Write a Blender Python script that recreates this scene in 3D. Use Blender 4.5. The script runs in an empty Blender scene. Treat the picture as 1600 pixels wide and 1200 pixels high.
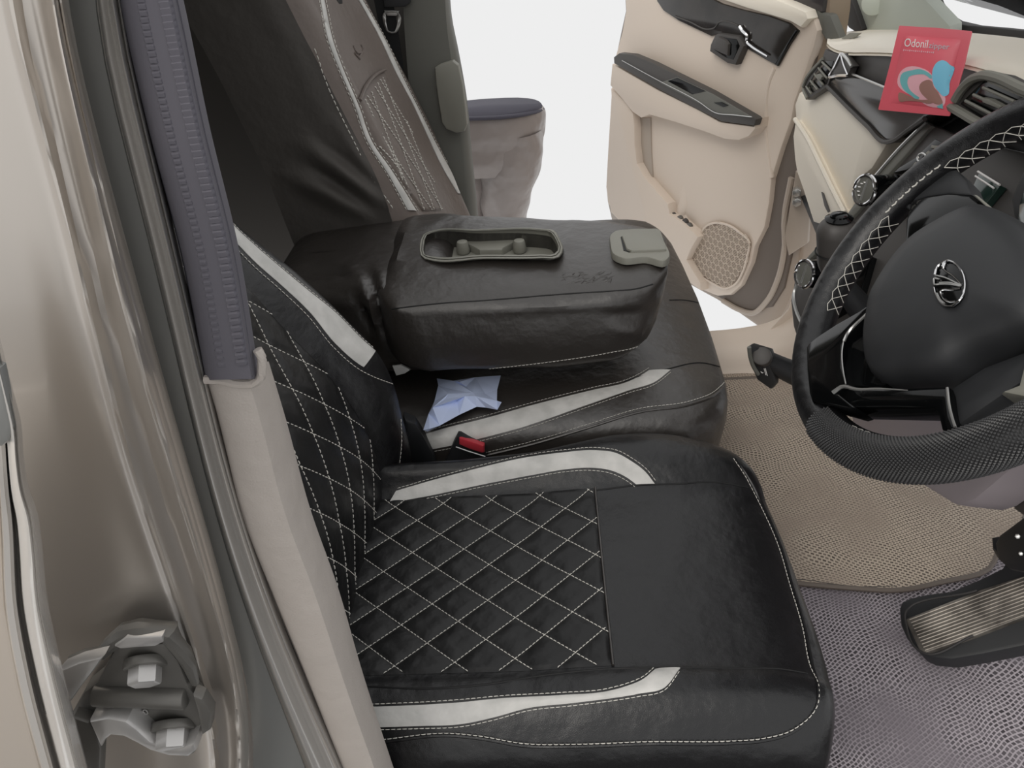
import bpy, bmesh, math, random
import numpy as np
from mathutils import Vector, Matrix
from mathutils.bvhtree import BVHTree
from mathutils.geometry import delaunay_2d_cdt

random.seed(7); rng = np.random.default_rng(7)
SC = bpy.context.scene; COL = SC.collection

# ------------------------------------------------------------------ camera
FPX = 1200.0; TH = math.radians(34); PSI = math.radians(4); PHI = math.radians(5)
CAM = np.array([0.0, 0.0, 1.07])
_f = np.array([-math.sin(PSI)*math.cos(TH), math.cos(PSI)*math.cos(TH), -math.sin(TH)])
_r0 = np.array([math.cos(PSI), math.sin(PSI), 0.0]); _u0 = np.cross(_r0, _f)
_r = math.cos(PHI)*_r0 - math.sin(PHI)*_u0; _u = math.cos(PHI)*_u0 + math.sin(PHI)*_r0
cd = bpy.data.cameras.new('camera'); cam = bpy.data.objects.new('camera', cd); COL.objects.link(cam)
cd.sensor_width = 36; cd.lens = FPX/1600*36; cd.clip_start = .02; cd.clip_end = 100
cam.matrix_world = Matrix(((_r[0], _u[0], -_f[0], CAM[0]), (_r[1], _u[1], -_f[1], CAM[1]), (_r[2], _u[2], -_f[2], CAM[2]), (0, 0, 0, 1)))
SC.camera = cam
# ------------------------------------------------------------------ world, light, exposure
W = bpy.data.worlds.new('sky'); SC.world = W; W.use_nodes = True
W.node_tree.nodes['Background'].inputs[0].default_value = (1, 1, 1, 1)
W.node_tree.nodes['Background'].inputs[1].default_value = 0.855
SC.view_settings.view_transform = 'Standard'; SC.view_settings.look = 'None'
SC.view_settings.exposure = 0; SC.view_settings.gamma = 1; SC.view_settings.use_curve_mapping = False
SUN = bpy.data.lights.new('fill_sun', 'SUN'); so = bpy.data.objects.new('fill_sun', SUN); COL.objects.link(so)
SUN.energy = 1.3; SUN.angle = math.radians(40); SUN.color = (1, .95, .88)  # broad soft sun added to brighten the dashboard and far door
so.rotation_euler = Vector((.42, .55, -.72)).to_track_quat('-Z', 'Y').to_euler(); so.location = (0, -1, 3)

# ------------------------------------------------------------------ helpers
def ray(x, y): return _f*FPX + _r*(x-800) - _u*(y-600)
def P(x, y, ax, v):                       # the point of the place seen at a photo pixel on the plane X, Y or Z = v
    d = ray(x, y); i = 'XYZ'.index(ax); return CAM + d*((v-CAM[i])/d[i])
def PV(x, y, pt, n):                      # ... on any plane
    d = ray(x, y); return CAM + d*(np.dot(np.asarray(pt)-CAM, n)/np.dot(d, n))
def zm(ox, oy, s): return lambda L: [(ox+a/s, oy+b/s) for a, b in L]
def nrm(v): v = np.asarray(v, float); return v/np.linalg.norm(v)

def cr(pts, n, closed=False):             # smooth curve through points, n samples, even spacing
    p = np.asarray(pts, float)
    if closed: p = np.vstack([p, p[:1]])
    k = len(p)
    if k == 2: return p[0]+(p[1]-p[0])*np.linspace(0, 1, n)[:, None]
    t = np.concatenate([[0], np.cumsum(np.linalg.norm(np.diff(p, axis=0), axis=1)+1e-9)])
    m = np.zeros_like(p); dp = np.diff(p, axis=0)/np.diff(t)[:, None]
    h = np.diff(t)[:, None]
    m[1:-1] = (dp[:-1]*h[1:]+dp[1:]*h[:-1])/(h[1:]+h[:-1]); m[0] = dp[0]; m[-1] = dp[-1]
    if closed:
        e = (dp[-1]*h[0]+dp[0]*h[-1])/(h[0]+h[-1]); m[0] = m[-1] = e
    q = np.linspace(0, t[-1], n, endpoint=not closed); i = np.clip(np.searchsorted(t, q, side='right')-1, 0, k-2)
    hh = (t[i+1]-t[i])[:, None]; s = ((q-t[i])[:, None])/hh
    return (2*s**3-3*s**2+1)*p[i]+(s**3-2*s**2+s)*hh*m[i]+(-2*s**3+3*s**2)*p[i+1]+(s**3-s**2)*hh*m[i+1]

def obj(name, vf, mat, parent=None, smooth=True, angle=35, stuff=False):
    v, f = vf
    me = bpy.data.meshes.new(name); me.from_pydata([tuple(map(float, a)) for a in v], [], [tuple(map(int, a)) for a in f]); me.update()
    bm = bmesh.new(); bm.from_mesh(me); bmesh.ops.recalc_face_normals(bm, faces=bm.faces) if len(bm.faces) else None; bm.to_mesh(me); bm.free()
    o = bpy.data.objects.new(name, me); COL.objects.link(o); me.materials.append(mat)
    if smooth:
        me.shade_smooth(); me.set_sharp_from_angle(angle=math.radians(angle))
    if parent is not None:
        o.parent = parent
        if parent.type == 'EMPTY': o.matrix_parent_inverse = Matrix.Translation(-Vector(parent.location))
    if stuff: o['kind'] = 'stuff'
    return o
def thing(name, label, cat, loc, group=None):
    o = bpy.data.objects.new(name, None); COL.objects.link(o); o.location = loc; o.empty_display_size = .05
    o['label'] = label; o['category'] = cat
    if group: o['group'] = group
    return o
def struct(o, label=None):
    o['kind'] = 'structure'
    if label: o['label'] = label
    return o
def tag(o, label, cat, group=None):
    o['label'] = label; o['category'] = cat
    if group: o['group'] = group
    return o
def part(o, label): o['label'] = label; return o
def join(*vfs):
    V, Fc = [], []
    for v, f in vfs:
        k = len(V); V += [tuple(a) for a in v]; Fc += [tuple(i+k for i in a) for a in f]
    return V, Fc
def bmvf(bm):
    bm.verts.index_update(); r = [tuple(v.co) for v in bm.verts], [tuple(v.index for v in f.verts) for f in bm.faces]; bm.free(); return r
def frame(x, y=None):                     # 3 unit axes from x (and a hint for y)
    x = nrm(x); h = np.array([0, 0, 1.]) if y is None else np.asarray(y, float)
    z = np.cross(x, h)
    if np.linalg.norm(z) < 1e-6: z = np.cross(x, [0, 1, 0])
    z = nrm(z); return x, np.cross(z, x), z
def rbox(c, size, r, axes=None, seg=3):
    bm = bmesh.new(); bmesh.ops.create_cube(bm, size=1)
    for v in bm.verts: v.co = Vector((v.co.x*size[0], v.co.y*size[1], v.co.z*size[2]))
    if r: bmesh.ops.bevel(bm, geom=list(bm.edges), offset=r, segments=seg, profile=.5, affect='EDGES', clamp_overlap=True)
    v, f = bmvf(bm); v = np.array(v)
    if axes is not None: v = v[:, :1]*axes[0]+v[:, 1:2]*axes[1]+v[:, 2:]*axes[2]
    return [tuple(a) for a in v+np.asarray(c)], f
def prism(pts, thick, n, bev=0, seg=2):   # slab: outline pts form its front, n points to the viewer's side
    pts = [np.asarray(p, float) for p in pts]; n = nrm(n)
    bm = bmesh.new(); a = [bm.verts.new(p) for p in pts]; fr = bm.faces.new(a)
    fr.normal_update()
    if fr.normal.dot(Vector(n)) < 0: fr.normal_flip()
    b = [bm.verts.new(p-n*thick) for p in pts]; k = len(pts)
    bm.faces.new(b)
    for i in range(k): bm.faces.new((a[i], a[(i+1) % k], b[(i+1) % k], b[i]))
    bmesh.ops.recalc_face_normals(bm, faces=bm.faces)
    if bev:
        es = [e for e in bm.edges if e.verts[0] in a and e.verts[1] in a]
        bmesh.ops.bevel(bm, geom=es, offset=bev, segments=seg, profile=.5, affect='EDGES', clamp_overlap=True)
    return bmvf(bm)
def tube(pts, r, k=8, closed=False, flat=1.0, up=None):
    p = np.asarray(pts, float); n = len(p); V, Fc = [], []
    rr = np.broadcast_to(np.asarray(r, float), (n,))
    if closed: tg = np.roll(p, -1, 0)-np.roll(p, 1, 0)
    else: tg = np.gradient(p, axis=0)
    h = np.array([.13, .31, .94]) if up is None else np.asarray(up, float)
    for i in range(n):
        x, y, z = frame(tg[i]+1e-12, h)
        for j in range(k):
            a = 2*math.pi*j/k; V.append(p[i]+rr[i]*(math.cos(a)*z+flat*math.sin(a)*y))
    m = n if closed else n-1
    for i in range(m):
        for j in range(k):
            i2 = (i+1) % n; Fc.append((i*k+j, i*k+(j+1) % k, i2*k+(j+1) % k, i2*k+j))
    if not closed: Fc.append(tuple(range(k))[::-1]); Fc.append(tuple((n-1)*k+j for j in range(k)))
    return V, Fc
def cyl(a, b, r1, r2=None, k=24, bev=0):
    a = np.asarray(a, float); b = np.asarray(b, float); r2 = r1 if r2 is None else r2
    L = np.linalg.norm(b-a); d = (b-a)/L
    if bev: pp = [a, a+d*bev*.3, a+d*bev, b-d*bev, b-d*bev*.3, b]; rr = [r1-bev, r1-bev*.3, r1, r2, r2-bev*.3, r2-bev]
    else: pp = [a, b]; rr = [r1, r2]
    x, y, z = frame(d); V, Fc = [], []
    for p, r in zip(pp, rr):
        for j in range(k): t = 2*math.pi*j/k; V.append(p+r*(math.cos(t)*y+math.sin(t)*z))
    for i in range(len(pp)-1):
        for j in range(k): Fc.append((i*k+j, i*k+(j+1) % k, (i+1)*k+(j+1) % k, (i+1)*k+j))
    Fc.append(tuple(range(k))[::-1]); Fc.append(tuple((len(pp)-1)*k+j for j in range(k)))
    return V, Fc
def grid(G):                              # quads over an array of points
    G = np.asarray(G); a, b = G.shape[:2]
    return [tuple(p) for p in G.reshape(-1, 3)], [(i*b+j, i*b+j+1, (i+1)*b+j+1, (i+1)*b+j) for i in range(a-1) for j in range(b-1)]
def surf(ctrl, nu, nv):                   # smooth surface through a net of control points
    rows = np.array([cr(r, nv) for r in ctrl])
    return np.stack([cr(rows[:, j], nu) for j in range(nv)], 1)
def thick(G, n, t):                       # closed slab: grid G plus a copy pushed back by -n*t
    G = np.asarray(G); H = G-np.asarray(n)*t; a, b = G.shape[:2]
    v, f = grid(G); v2, f2 = grid(H); k = a*b
    Fc = f+[tuple(i+k for i in q[::-1]) for q in f2]
    ring = [(0, j) for j in range(b)]+[(i, b-1) for i in range(1, a)]+[(a-1, j) for j in range(b-2, -1, -1)]+[(i, 0) for i in range(a-2, 0, -1)]
    ids = [i*b+j for i, j in ring]
    for p, q in zip(ids, ids[1:]+ids[:1]): Fc.append((p, q, q+k, p+k))
    return v+v2, Fc
def bvh(vf): return BVHTree.FromPolygons([Vector(map(float, a)) for a in vf[0]], [tuple(map(int, a)) for a in vf[1]])
def hit(B, x, y):
    d = Vector(ray(x, y)).normalized(); l, n, i, t = B.ray_cast(Vector(CAM), d)
    if l is None: return None
    if n.dot(d) > 0: n = -n
    return np.array(l), np.array(n)
def drape(B, pts, n):
    q = [hit(B, x, y) for x, y in cr(pts, n)]; q = [a for a in q if a is not None]
    if len(q) < 2: return np.zeros((0, 3)), np.zeros((0, 3))
    return np.array([a[0] for a in q]), np.array([a[1] for a in q])
def ribbon(B, A, Bp, n=60, m=7, lift=.0016):   # a band sewn onto a surface between two traced edges
    a, b = cr(A, n), cr(Bp, n); rows = []
    for i in range(n):
        row = []
        for j in range(m):
            t = j/(m-1); h = hit(B, *(a[i]*(1-t)+b[i]*t))
            if h is None: row = None; break
            e = math.sin(math.pi*t)**.5 if 0 < j < m-1 else 0
            row.append(h[0]+h[1]*(lift*(.55+.6*e)))
            if j == 0: first = h[0]-h[1]*.002
            if j == m-1: last = h[0]-h[1]*.002
        if row: rows.append([first]+row+[last])
    return grid(rows)
def smooth_nodes(p, k=2):
    for _ in range(k): p[1:-1] = (p[:-2]+2*p[1:-1]+p[2:])/4
    return p
def dashes(p, n, dash=.0050, gap=.0014, r=.0005, lift=.0006, k=5):
    if len(p) < 2: return [], []
    s = np.concatenate([[0], np.cumsum(np.linalg.norm(np.diff(p, axis=0), axis=1))]); out = []; t = 0
    if s[-1] > 5: return [], []
    def at(q, A): return np.array([np.interp(q, s, A[:, c]) for c in range(3)])
    while t < s[-1]-dash*.4:
        e = min(t+dash, s[-1]); pts = []
        for q, dl in ((t, -.6), (t+dash*.22, .5), ((t+e)/2, .8), (e-dash*.22, .5), (e, -.6)):
            pts.append(at(q, p)+at(q, n)*(lift+dl*r))
        out.append(tube(pts, [r*.6, r, r, r, r*.6], k)); t += dash+gap
    return join(*out) if out else ([], [])
def sew(B, pts, n=80, **kw):
    p, q = drape(B, pts, n); return dashes(p, q, **kw)
def welt(B, pts, n=60, r=.0012, lift=.0):
    p, q = drape(B, pts, n); return tube(p+q*lift, r, 6)
def boolean_cut(o, vf):
    c = obj('cutter', vf, o.data.materials[0], smooth=False); m = o.modifiers.new('cut', 'BOOLEAN'); m.operation = 'DIFFERENCE'; m.object = c; m.solver = 'EXACT'
    dg = bpy.context.evaluated_depsgraph_get(); dg.update(); me = bpy.data.meshes.new_from_object(o.evaluated_get(dg)); o.modifiers.clear()
    o.data = me; bpy.data.objects.remove(c); me.shade_smooth(); me.set_sharp_from_angle(angle=math.radians(35))
def proj(V):
    q = np.asarray(V, float)-CAM; w = q@_f; return np.stack([800+FPX*(q@_r)/w, 600-FPX*(q@_u)/w], 1)
def crease(V, N, curves):                 # soft folds of a cover: a vertex near a fold line is pushed out (or in)
    V = np.array(V, float); N = np.asarray(N, float); p = proj(V); out = np.zeros(len(V))
    for L, w, a in curves:
        c = cr(L, 40); d = np.sqrt(((p[:, None]-c[None])**2).sum(2)); k = d.argmin(1); t = k/39
        out += a*np.exp(-(d.min(1)/w)**2)*np.sin(np.pi*np.clip(.08+.84*t, 0, 1))
    return V+N*out[:, None]
def ext(L, up=.3, down=.3):               # carry a run of 3-D rows straight on past the frame at both ends
    L = [np.asarray(a, float) for a in L]; a = L[0]-L[3]; b = L[-1]-L[-4]
    return [L[0]+a*(up/np.linalg.norm(a.reshape(-1, 3)[0]))]*(up > 0)+L+[L[-1]+b*(down/np.linalg.norm(b.reshape(-1, 3)[0]))]*(down > 0)
def ing(u, v, A):                         # is (u, v) inside the polygon A
    c = False
    for i in range(len(A)):
        a, b = A[i], A[i-1]
        if (a[1] > v) != (b[1] > v) and u < (b[0]-a[0])*(v-a[1])/(b[1]-a[1])+a[0]: c = not c
    return c
def text_vf(body, size, depth=0.0006, extr=None):
    cu = bpy.data.curves.new('lettering', 'FONT'); cu.body = body; cu.size = size; cu.extrude = depth/2; cu.resolution_u = 3
    o = bpy.data.objects.new('lettering', cu); COL.objects.link(o); dg = bpy.context.evaluated_depsgraph_get(); dg.update()
    me = bpy.data.meshes.new_from_object(o.evaluated_get(dg)); v = [tuple(a.co) for a in me.vertices]; f = [tuple(p.vertices) for p in me.polygons]
    bpy.data.objects.remove(o); bpy.data.meshes.remove(me); return v, f
def onto(vf, o, ex, ey, ez):
    v = np.array(vf[0]); return [tuple(np.asarray(o)+a[0]*ex+a[1]*ey+a[2]*ez) for a in v], vf[1]

# ------------------------------------------------------------------ materials
def lin(c):
    return tuple((x/255/12.92 if x/255 <= .04045 else ((x/255+.055)/1.055)**2.4) for x in c)
def material(name, rgb, rough=.5, metal=0, coat=0, spec=.5, bump=None, vary=None, sheen=0):
    m = bpy.data.materials.new(name); m.use_nodes = True; nt = m.node_tree; b = nt.nodes['Principled BSDF']; L = nt.links
    b.inputs['Base Color'].default_value = (*lin(rgb), 1); b.inputs['Roughness'].default_value = rough; b.inputs['Metallic'].default_value = metal
    b.inputs['Coat Weight'].default_value = coat; b.inputs['Coat Roughness'].default_value = .06; b.inputs['Specular IOR Level'].default_value = spec
    if sheen: b.inputs['Sheen Weight'].default_value = sheen
    tc = nt.nodes.new('ShaderNodeTexCoord')
    if bump:
        kind, scale, strength, dist = bump
        if kind == 'leather':
            t = nt.nodes.new('ShaderNodeTexVoronoi'); t.feature = 'DISTANCE_TO_EDGE'; t.inputs['Scale'].default_value = scale; out = t.outputs['Distance']
            n2 = nt.nodes.new('ShaderNodeTexNoise'); n2.inputs['Scale'].default_value = 26; n2.inputs['Detail'].default_value = 3; L.new(tc.outputs['Object'], n2.inputs['Vector'])
            b2 = nt.nodes.new('ShaderNodeBump'); b2.inputs['Strength'].default_value = .28; b2.inputs['Distance'].default_value = .012; L.new(n2.outputs['Fac'], b2.inputs['Height'])
        else:
            t = nt.nodes.new('ShaderNodeTexNoise'); t.inputs['Scale'].default_value = scale; t.inputs['Detail'].default_value = 2; out = t.outputs['Fac']; b2 = None
        L.new(tc.outputs['Object'], t.inputs['Vector'])
        bp = nt.nodes.new('ShaderNodeBump'); bp.inputs['Strength'].default_value = strength; bp.inputs['Distance'].default_value = dist
        L.new(out, bp.inputs['Height']); L.new(bp.outputs['Normal'], b.inputs['Normal'])
        if b2: L.new(b2.outputs['Normal'], bp.inputs['Normal'])
    if vary:
        rgb2, scale = vary
        t = nt.nodes.new('ShaderNodeTexNoise'); t.inputs['Scale'].default_value = scale; t.inputs['Detail'].default_value = 5; L.new(tc.outputs['Object'], t.inputs['Vector'])
        mp = nt.nodes.new('ShaderNodeMapRange'); mp.inputs[1].default_value = .35; mp.inputs[2].default_value = .65; L.new(t.outputs['Fac'], mp.inputs[0])
        mx = nt.nodes.new('ShaderNodeMix'); mx.data_type = 'RGBA'; mx.inputs[6].default_value = (*lin(rgb), 1); mx.inputs[7].default_value = (*lin(rgb2), 1)
        L.new(mp.outputs[0], mx.inputs[0]); L.new(mx.outputs[2], b.inputs['Base Color'])
    return m
M = {}
M['leather'] = material('black_leather', (17, 17, 19), .34, spec=.6, bump=('leather', 620, .4, .0006))
M['leather_sheen'] = material('sheen_black_leather', (50, 46, 43), .37, spec=.95, bump=('leather', 560, .35, .0006))  # same black leather, lightened so its colour carries the sky sheen
M['leather_shade'] = material('shaded_side_leather', (74, 70, 66), .7, bump=('leather', 560, .15, .0005))  # darker copy for the shaded side of the passenger backrest
M['bump'] = material('grip_bump_rubber', (60, 60, 61), .45)
M['leather_quilt'] = material('quilted_black_leather', (14, 14, 15), .42, bump=('leather', 620, .18, .0006))
M['leather_lit'] = material('lit_black_leather', (108, 98, 92), .55, bump=('leather', 560, .2, .0006))  # black leather lightened for the light on the passenger backrest front
M['stripe'] = material('silver_white_leather', (212, 210, 206), .42, bump=('leather', 300, .15, .0005), vary=((190, 189, 185), 30))
M['thread'] = material('white_thread', (214, 211, 203), .8)
M['seam'] = material('black_seam', (10, 10, 11), .6)
M['seat_base'] = material('dark_plum_plastic', (88, 80, 94), .6, bump=('noise', 900, .1, .0004))
M['black_plastic'] = material('black_plastic', (40, 41, 43), .5, bump=('noise', 1400, .12, .0003))
M['dark_plastic'] = material('dark_grey_plastic', (70, 67, 65), .5, bump=('noise', 1200, .1, .0003))
M['gloss_black'] = material('piano_black', (8, 9, 10), .1, spec=.3)
M['wood_black'] = material('smoked_gloss_trim', (36, 33, 31), .14, spec=.5, vary=((52, 48, 45), 14))
M['grey_plastic'] = material('warm_grey_plastic', (134, 133, 124), .55, bump=('noise', 1100, .1, .0003))
M['grey_dark'] = material('mid_grey_plastic', (104, 104, 98), .55, bump=('noise', 900, .1, .0003))  # own grey of the pillar, console and knob trim
M['trim_beige'] = material('grained_grey_beige_trim', (184, 176, 169), .6, bump=('leather', 420, .35, .0008))
M['paint'] = material('bronze_grey_paint', (202, 195, 187), .30, metal=.8, coat=.4)
M['paint_dark'] = material('grey_paint', (146, 147, 145), .4, metal=.4, coat=.3)
M['paint_highlight'] = material('highlight_paint_bead', (205, 202, 198), .28, metal=.6, coat=.6)  # lighter paint carries the highlight along the flange
M['paint_silver'] = material('silver_paint', (226, 222, 217), .25, metal=.35, coat=.6)
M['rubber'] = material('ribbed_grey_rubber', (98, 96, 104), .75, bump=('noise', 700, .15, .0005))
M['rubber_black'] = material('black_rubber', (46, 44, 44), .65)
M['steel'] = material('galvanised_steel', (196, 194, 192), .36, metal=.6, bump=('noise', 300, .15, .0005))
M['steel_dark'] = material('dusty_painted_steel', (108, 106, 102), .42, metal=.4, bump=('noise', 220, .2, .0006))
M['chrome'] = material('chrome', (225, 225, 226), .1, metal=1)
M['satin'] = material('satin_silver', (196, 196, 194), .3, metal=.8)
M['beige'] = material('beige_plastic', (216, 202, 188), .5, bump=('noise', 1300, .1, .0004))
M['beige_dark'] = material('darker_beige_plastic', (172, 160, 148), .5, bump=('noise', 1300, .1, .0004))  # darker beige for the seal, hinge leaf and the pocket's painted shade
M['beige_shell'] = material('beige_brown_painted_shell', (150, 134, 118), .35, coat=.4)
M['brown_rubber'] = material('brown_weatherstrip', (104, 94, 86), .6)
M['cream'] = material('cream_plastic', (240, 232, 217), .45, bump=('noise', 1300, .08, .0003))
M['sage'] = material('pale_sage_trim', (186, 192, 182), .6)
M['grille'] = material('speaker_mesh_beige', (205, 191, 176), .55)
M['grille_hole'] = material('speaker_hole_brown', (140, 126, 112), .7)
M['red'] = material('red_plastic', (206, 62, 74), .4)
M['sachet_red'] = material('red_foil_film', (240, 108, 122), .38, coat=.2)
M['sachet_pink'] = material('pink_print', (247, 190, 200), .4)
M['sachet_teal'] = material('teal_print', (126, 196, 200), .4)
M['sachet_blue'] = material('sky_blue_print', (132, 210, 240), .4)
M['sachet_brown'] = material('brown_print', (170, 128, 118), .45)
M['white'] = material('white_print', (246, 244, 242), .4)
M['grey_print'] = material('grey_print', (196, 194, 202), .4)
M['paper'] = material('pale_blue_paper', (204, 217, 248), .8)
M['trouser'] = material('grey_satin_trousers', (152, 143, 139), .36, sheen=.3, bump=('noise', 13, .5, .03))
M['belt_cloth'] = material('dark_belt', (74, 72, 84), .7)
M['shoe'] = material('black_shoe', (24, 22, 22), .4)
M['skin'] = material('skin', (150, 108, 86), .5)
M['webbing'] = material('black_webbing', (16, 16, 17), .75)
M['cabin_dark'] = material('dark_cabin_lining', (86, 82, 78), .9)
M['mauve'] = material('mauve_grey_plastic', (178, 168, 172), .55, bump=('noise', 1200, .1, .0003))
M['paint_light'] = material('light_bronze_paint', (216, 206, 195), .3, metal=.3, coat=.4)
M['asphalt'] = material('dark_asphalt', (82, 80, 80), .9, bump=('noise', 120, .3, .004))
M['dark_glass'] = material('dark_tinted_glass', (66, 62, 64), .15, spec=.5)
M['lcd'] = material('dark_green_display', (30, 52, 46), .12, coat=.5)
M['carpet'] = material('dark_carpet', (60, 55, 54), .95)
M['headliner'] = material('pale_headliner', (190, 186, 178), .9)
M['pedal_metal'] = material('worn_ribbed_alloy', (158, 152, 144), .38, metal=.6, vary=((92, 87, 82), 22))
def glass_mat():
    m = bpy.data.materials.new('clear_glass'); m.use_nodes = True; nt = m.node_tree; nt.nodes.clear()
    o = nt.nodes.new('ShaderNodeOutputMaterial'); a = nt.nodes.new('ShaderNodeBsdfTransparent'); g = nt.nodes.new('ShaderNodeBsdfGlossy'); x = nt.nodes.new('ShaderNodeMixShader'); fr = nt.nodes.new('ShaderNodeFresnel')
    g.inputs['Roughness'].default_value = .02; fr.inputs[0].default_value = 1.3
    nt.links.new(fr.outputs[0], x.inputs[0]); nt.links.new(a.outputs[0], x.inputs[1]); nt.links.new(g.outputs[0], x.inputs[2]); nt.links.new(x.outputs[0], o.inputs[0]); return m
M['glass'] = glass_mat()
def net_mat(name, thread, hole, dirt, ang, mort):
    m = material(name, thread, .9); nt = m.node_tree; L = nt.links; b = nt.nodes['Principled BSDF']; N = nt.nodes.new
    tc = N('ShaderNodeTexCoord'); nz = N('ShaderNodeTexNoise'); nz.inputs['Scale'].default_value = 9; nz.inputs['Detail'].default_value = 2; L.new(tc.outputs['Object'], nz.inputs['Vector'])
    sb = N('ShaderNodeVectorMath'); sb.operation = 'SUBTRACT'; sb.inputs[1].default_value = (.5, .5, .5); L.new(nz.outputs['Color'], sb.inputs[0])
    sc = N('ShaderNodeVectorMath'); sc.operation = 'SCALE'; sc.inputs['Scale'].default_value = .034; L.new(sb.outputs[0], sc.inputs[0])
    ad = N('ShaderNodeVectorMath'); ad.operation = 'ADD'; L.new(tc.outputs['Object'], ad.inputs[0]); L.new(sc.outputs[0], ad.inputs[1])
    mp = N('ShaderNodeMapping'); mp.inputs['Rotation'].default_value = (0, 0, ang); L.new(ad.outputs[0], mp.inputs['Vector'])
    br = N('ShaderNodeTexBrick'); br.inputs['Scale'].default_value = 1; br.inputs['Brick Width'].default_value = .0078; br.inputs['Row Height'].default_value = .0056; br.inputs['Mortar Size'].default_value = mort; br.inputs['Mortar Smooth'].default_value = .35; br.inputs['Bias'].default_value = 0
    br.inputs['Color1'].default_value = (0, 0, 0, 1); br.inputs['Color2'].default_value = (.25, .25, .25, 1); br.inputs['Mortar'].default_value = (1, 1, 1, 1); L.new(mp.outputs[0], br.inputs['Vector'])
    n2 = N('ShaderNodeTexNoise'); n2.inputs['Scale'].default_value = 7; n2.inputs['Detail'].default_value = 6; L.new(tc.outputs['Object'], n2.inputs['Vector'])
    r2 = N('ShaderNodeMapRange'); r2.inputs[1].default_value = .46; r2.inputs[2].default_value = .66; L.new(n2.outputs['Fac'], r2.inputs[0])
    mx = N('ShaderNodeMix'); mx.data_type = 'RGBA'; mx.inputs[6].default_value = (*lin(hole), 1); mx.inputs[7].default_value = (*lin(thread), 1); L.new(br.outputs['Color'], mx.inputs[0])
    m2 = N('ShaderNodeMix'); m2.data_type = 'RGBA'; m2.inputs[7].default_value = (*lin(dirt), 1); L.new(mx.outputs[2], m2.inputs[6])
    ml = N('ShaderNodeMath'); ml.operation = 'MULTIPLY'; ml.inputs[1].default_value = .85; L.new(r2.outputs[0], ml.inputs[0]); L.new(ml.outputs[0], m2.inputs[0])
    L.new(m2.outputs[2], b.inputs['Base Color'])
    bp = N('ShaderNodeBump'); bp.inputs['Strength'].default_value = .7; bp.inputs['Distance'].default_value = .002; L.new(br.outputs['Color'], bp.inputs['Height'])
    b2 = N('ShaderNodeBump'); b2.inputs['Strength'].default_value = .4; b2.inputs['Distance'].default_value = .02; L.new(n2.outputs['Fac'], b2.inputs['Height']); L.new(b2.outputs[0], bp.inputs['Normal']); L.new(bp.outputs[0], b.inputs['Normal'])
    return m
M['mat_upper'] = net_mat('brown_net_mat', (190, 176, 160), (84, 75, 68), (158, 144, 131), .5, .0016)
M['mat_lower'] = net_mat('mauve_net_mat', (176, 168, 174), (62, 57, 61), (124, 117, 123), -.55, .00125)
# ================================================================== THE CABIN SHELL
fl = obj('floor', rbox((-.35, 1.0, -.02), (2.6, 1.25, .036), .004), M['carpet']); struct(fl, 'dark carpeted cabin floor under the seats and mats')
gd = obj('ground', rbox((-.3, -1.0, -.40), (7, 2.4, .06), .01), M['asphalt']); struct(gd, 'unseen dark ground added beside the car to darken the near pillar')  # unseen slab, added so the pillar reflects dark towards its foot
cl = obj('ceiling', rbox((-1.13, 1.17, 1.26), (1.5, 1.7, .03), .01), M['headliner']); struct(cl, 'pale headliner over the rear cabin, front roof left off to let light in')  # rear roof only, the front left open to brighten the cabin
wl = obj('wall_left', join(rbox((-1.05, 2.06, .6), (1.66, .04, 1.3), .01), rbox((-1.86, 1.2, .6), (.04, 1.7, 1.3), .01)), M['cabin_dark']); struct(wl, 'dark closed rear side of the cabin beyond the passenger seat')
wr = obj('wall_right_rear', rbox((-1.25, .45, .6), (1.2, .03, 1.3), .01), M['cabin_dark']); wr.name = 'wall_rear_right'; struct(wr, 'unseen dark rear quarter, added to keep the cabin behind the near pillar dark')  # unseen wall, added to shut light out of the rear cabin
clip = obj('coat_clip', prism([P(x, y, 'Y', 2.03) for x, y in [(452, 272), (463, 300), (455, 304), (440, 309), (436, 303)]], .008, (0, -1, 0), .002), M['dark_plastic'], wl)

# near door pillar: a pressed panel lofted down the photo's bead lines -------------------------------------------------
ROWS = [-30, 0, 200, 400, 600, 800, 933, 1050, 1200, 1260]
RY = (np.array(ROWS, float)-600)/600; RQ = np.linspace(RY[0], RY[-1], 40)
def lane(xs, Y): k = np.polyfit(RY, xs, 5); return ext([P(np.polyval(k, q), 600+600*q, 'Y', Y) for q in RQ])
def band(name, lanes, mat, parent, n=60, m=9, **k):
    ctrl = np.array([lane(xs, Y) for xs, Y in lanes]); G = surf(ctrl, m*len(lanes), n)
    return obj(name, thick(G, (0, -1, 0), .006), mat, parent, **k)
b1l = [4, 8, 60, 107, 167, 215, 260, 316, 328, 328]; b1r = [26, 30, 78, 123, 190, 245, 286, 324, 336, 336]
b2l = [70, 75, 115, 163, 217, 277, 320, 357, 363, 361]; b2r = [86, 90, 133, 187, 243, 300, 338, 371, 374, 372]
b3l = [150, 155, 190, 240, 290, 337, 378, 425, 482, 508]; b3r = [178, 183, 223, 272, 320, 370, 418, 466, 530, 560]
mid = lambda a, b, t=.5: [x*(1-t)+y*t for x, y in zip(a, b)]
pil = band('wall_right', [([x-240 for x in b1l], .352), ([x-90 for x in b1l], .352), ([x-6 for x in b1l], .350), (mid(b1l, b1r), .3445), ([x+4 for x in b1r], .350), (mid(b1r, b2l), .352), ([x-4 for x in b2l], .350), (mid(b2l, b2r), .3435), ([x+4 for x in b2r], .353), ([x+12 for x in b2r], .384), (mid(b2r, b3l, .6), .386), ([x+1 for x in b3l], .386)], M['paint'], None, n=90, m=5)
struct(pil, 'bronze grey painted door pillar with two raised beads, left foreground')
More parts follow.
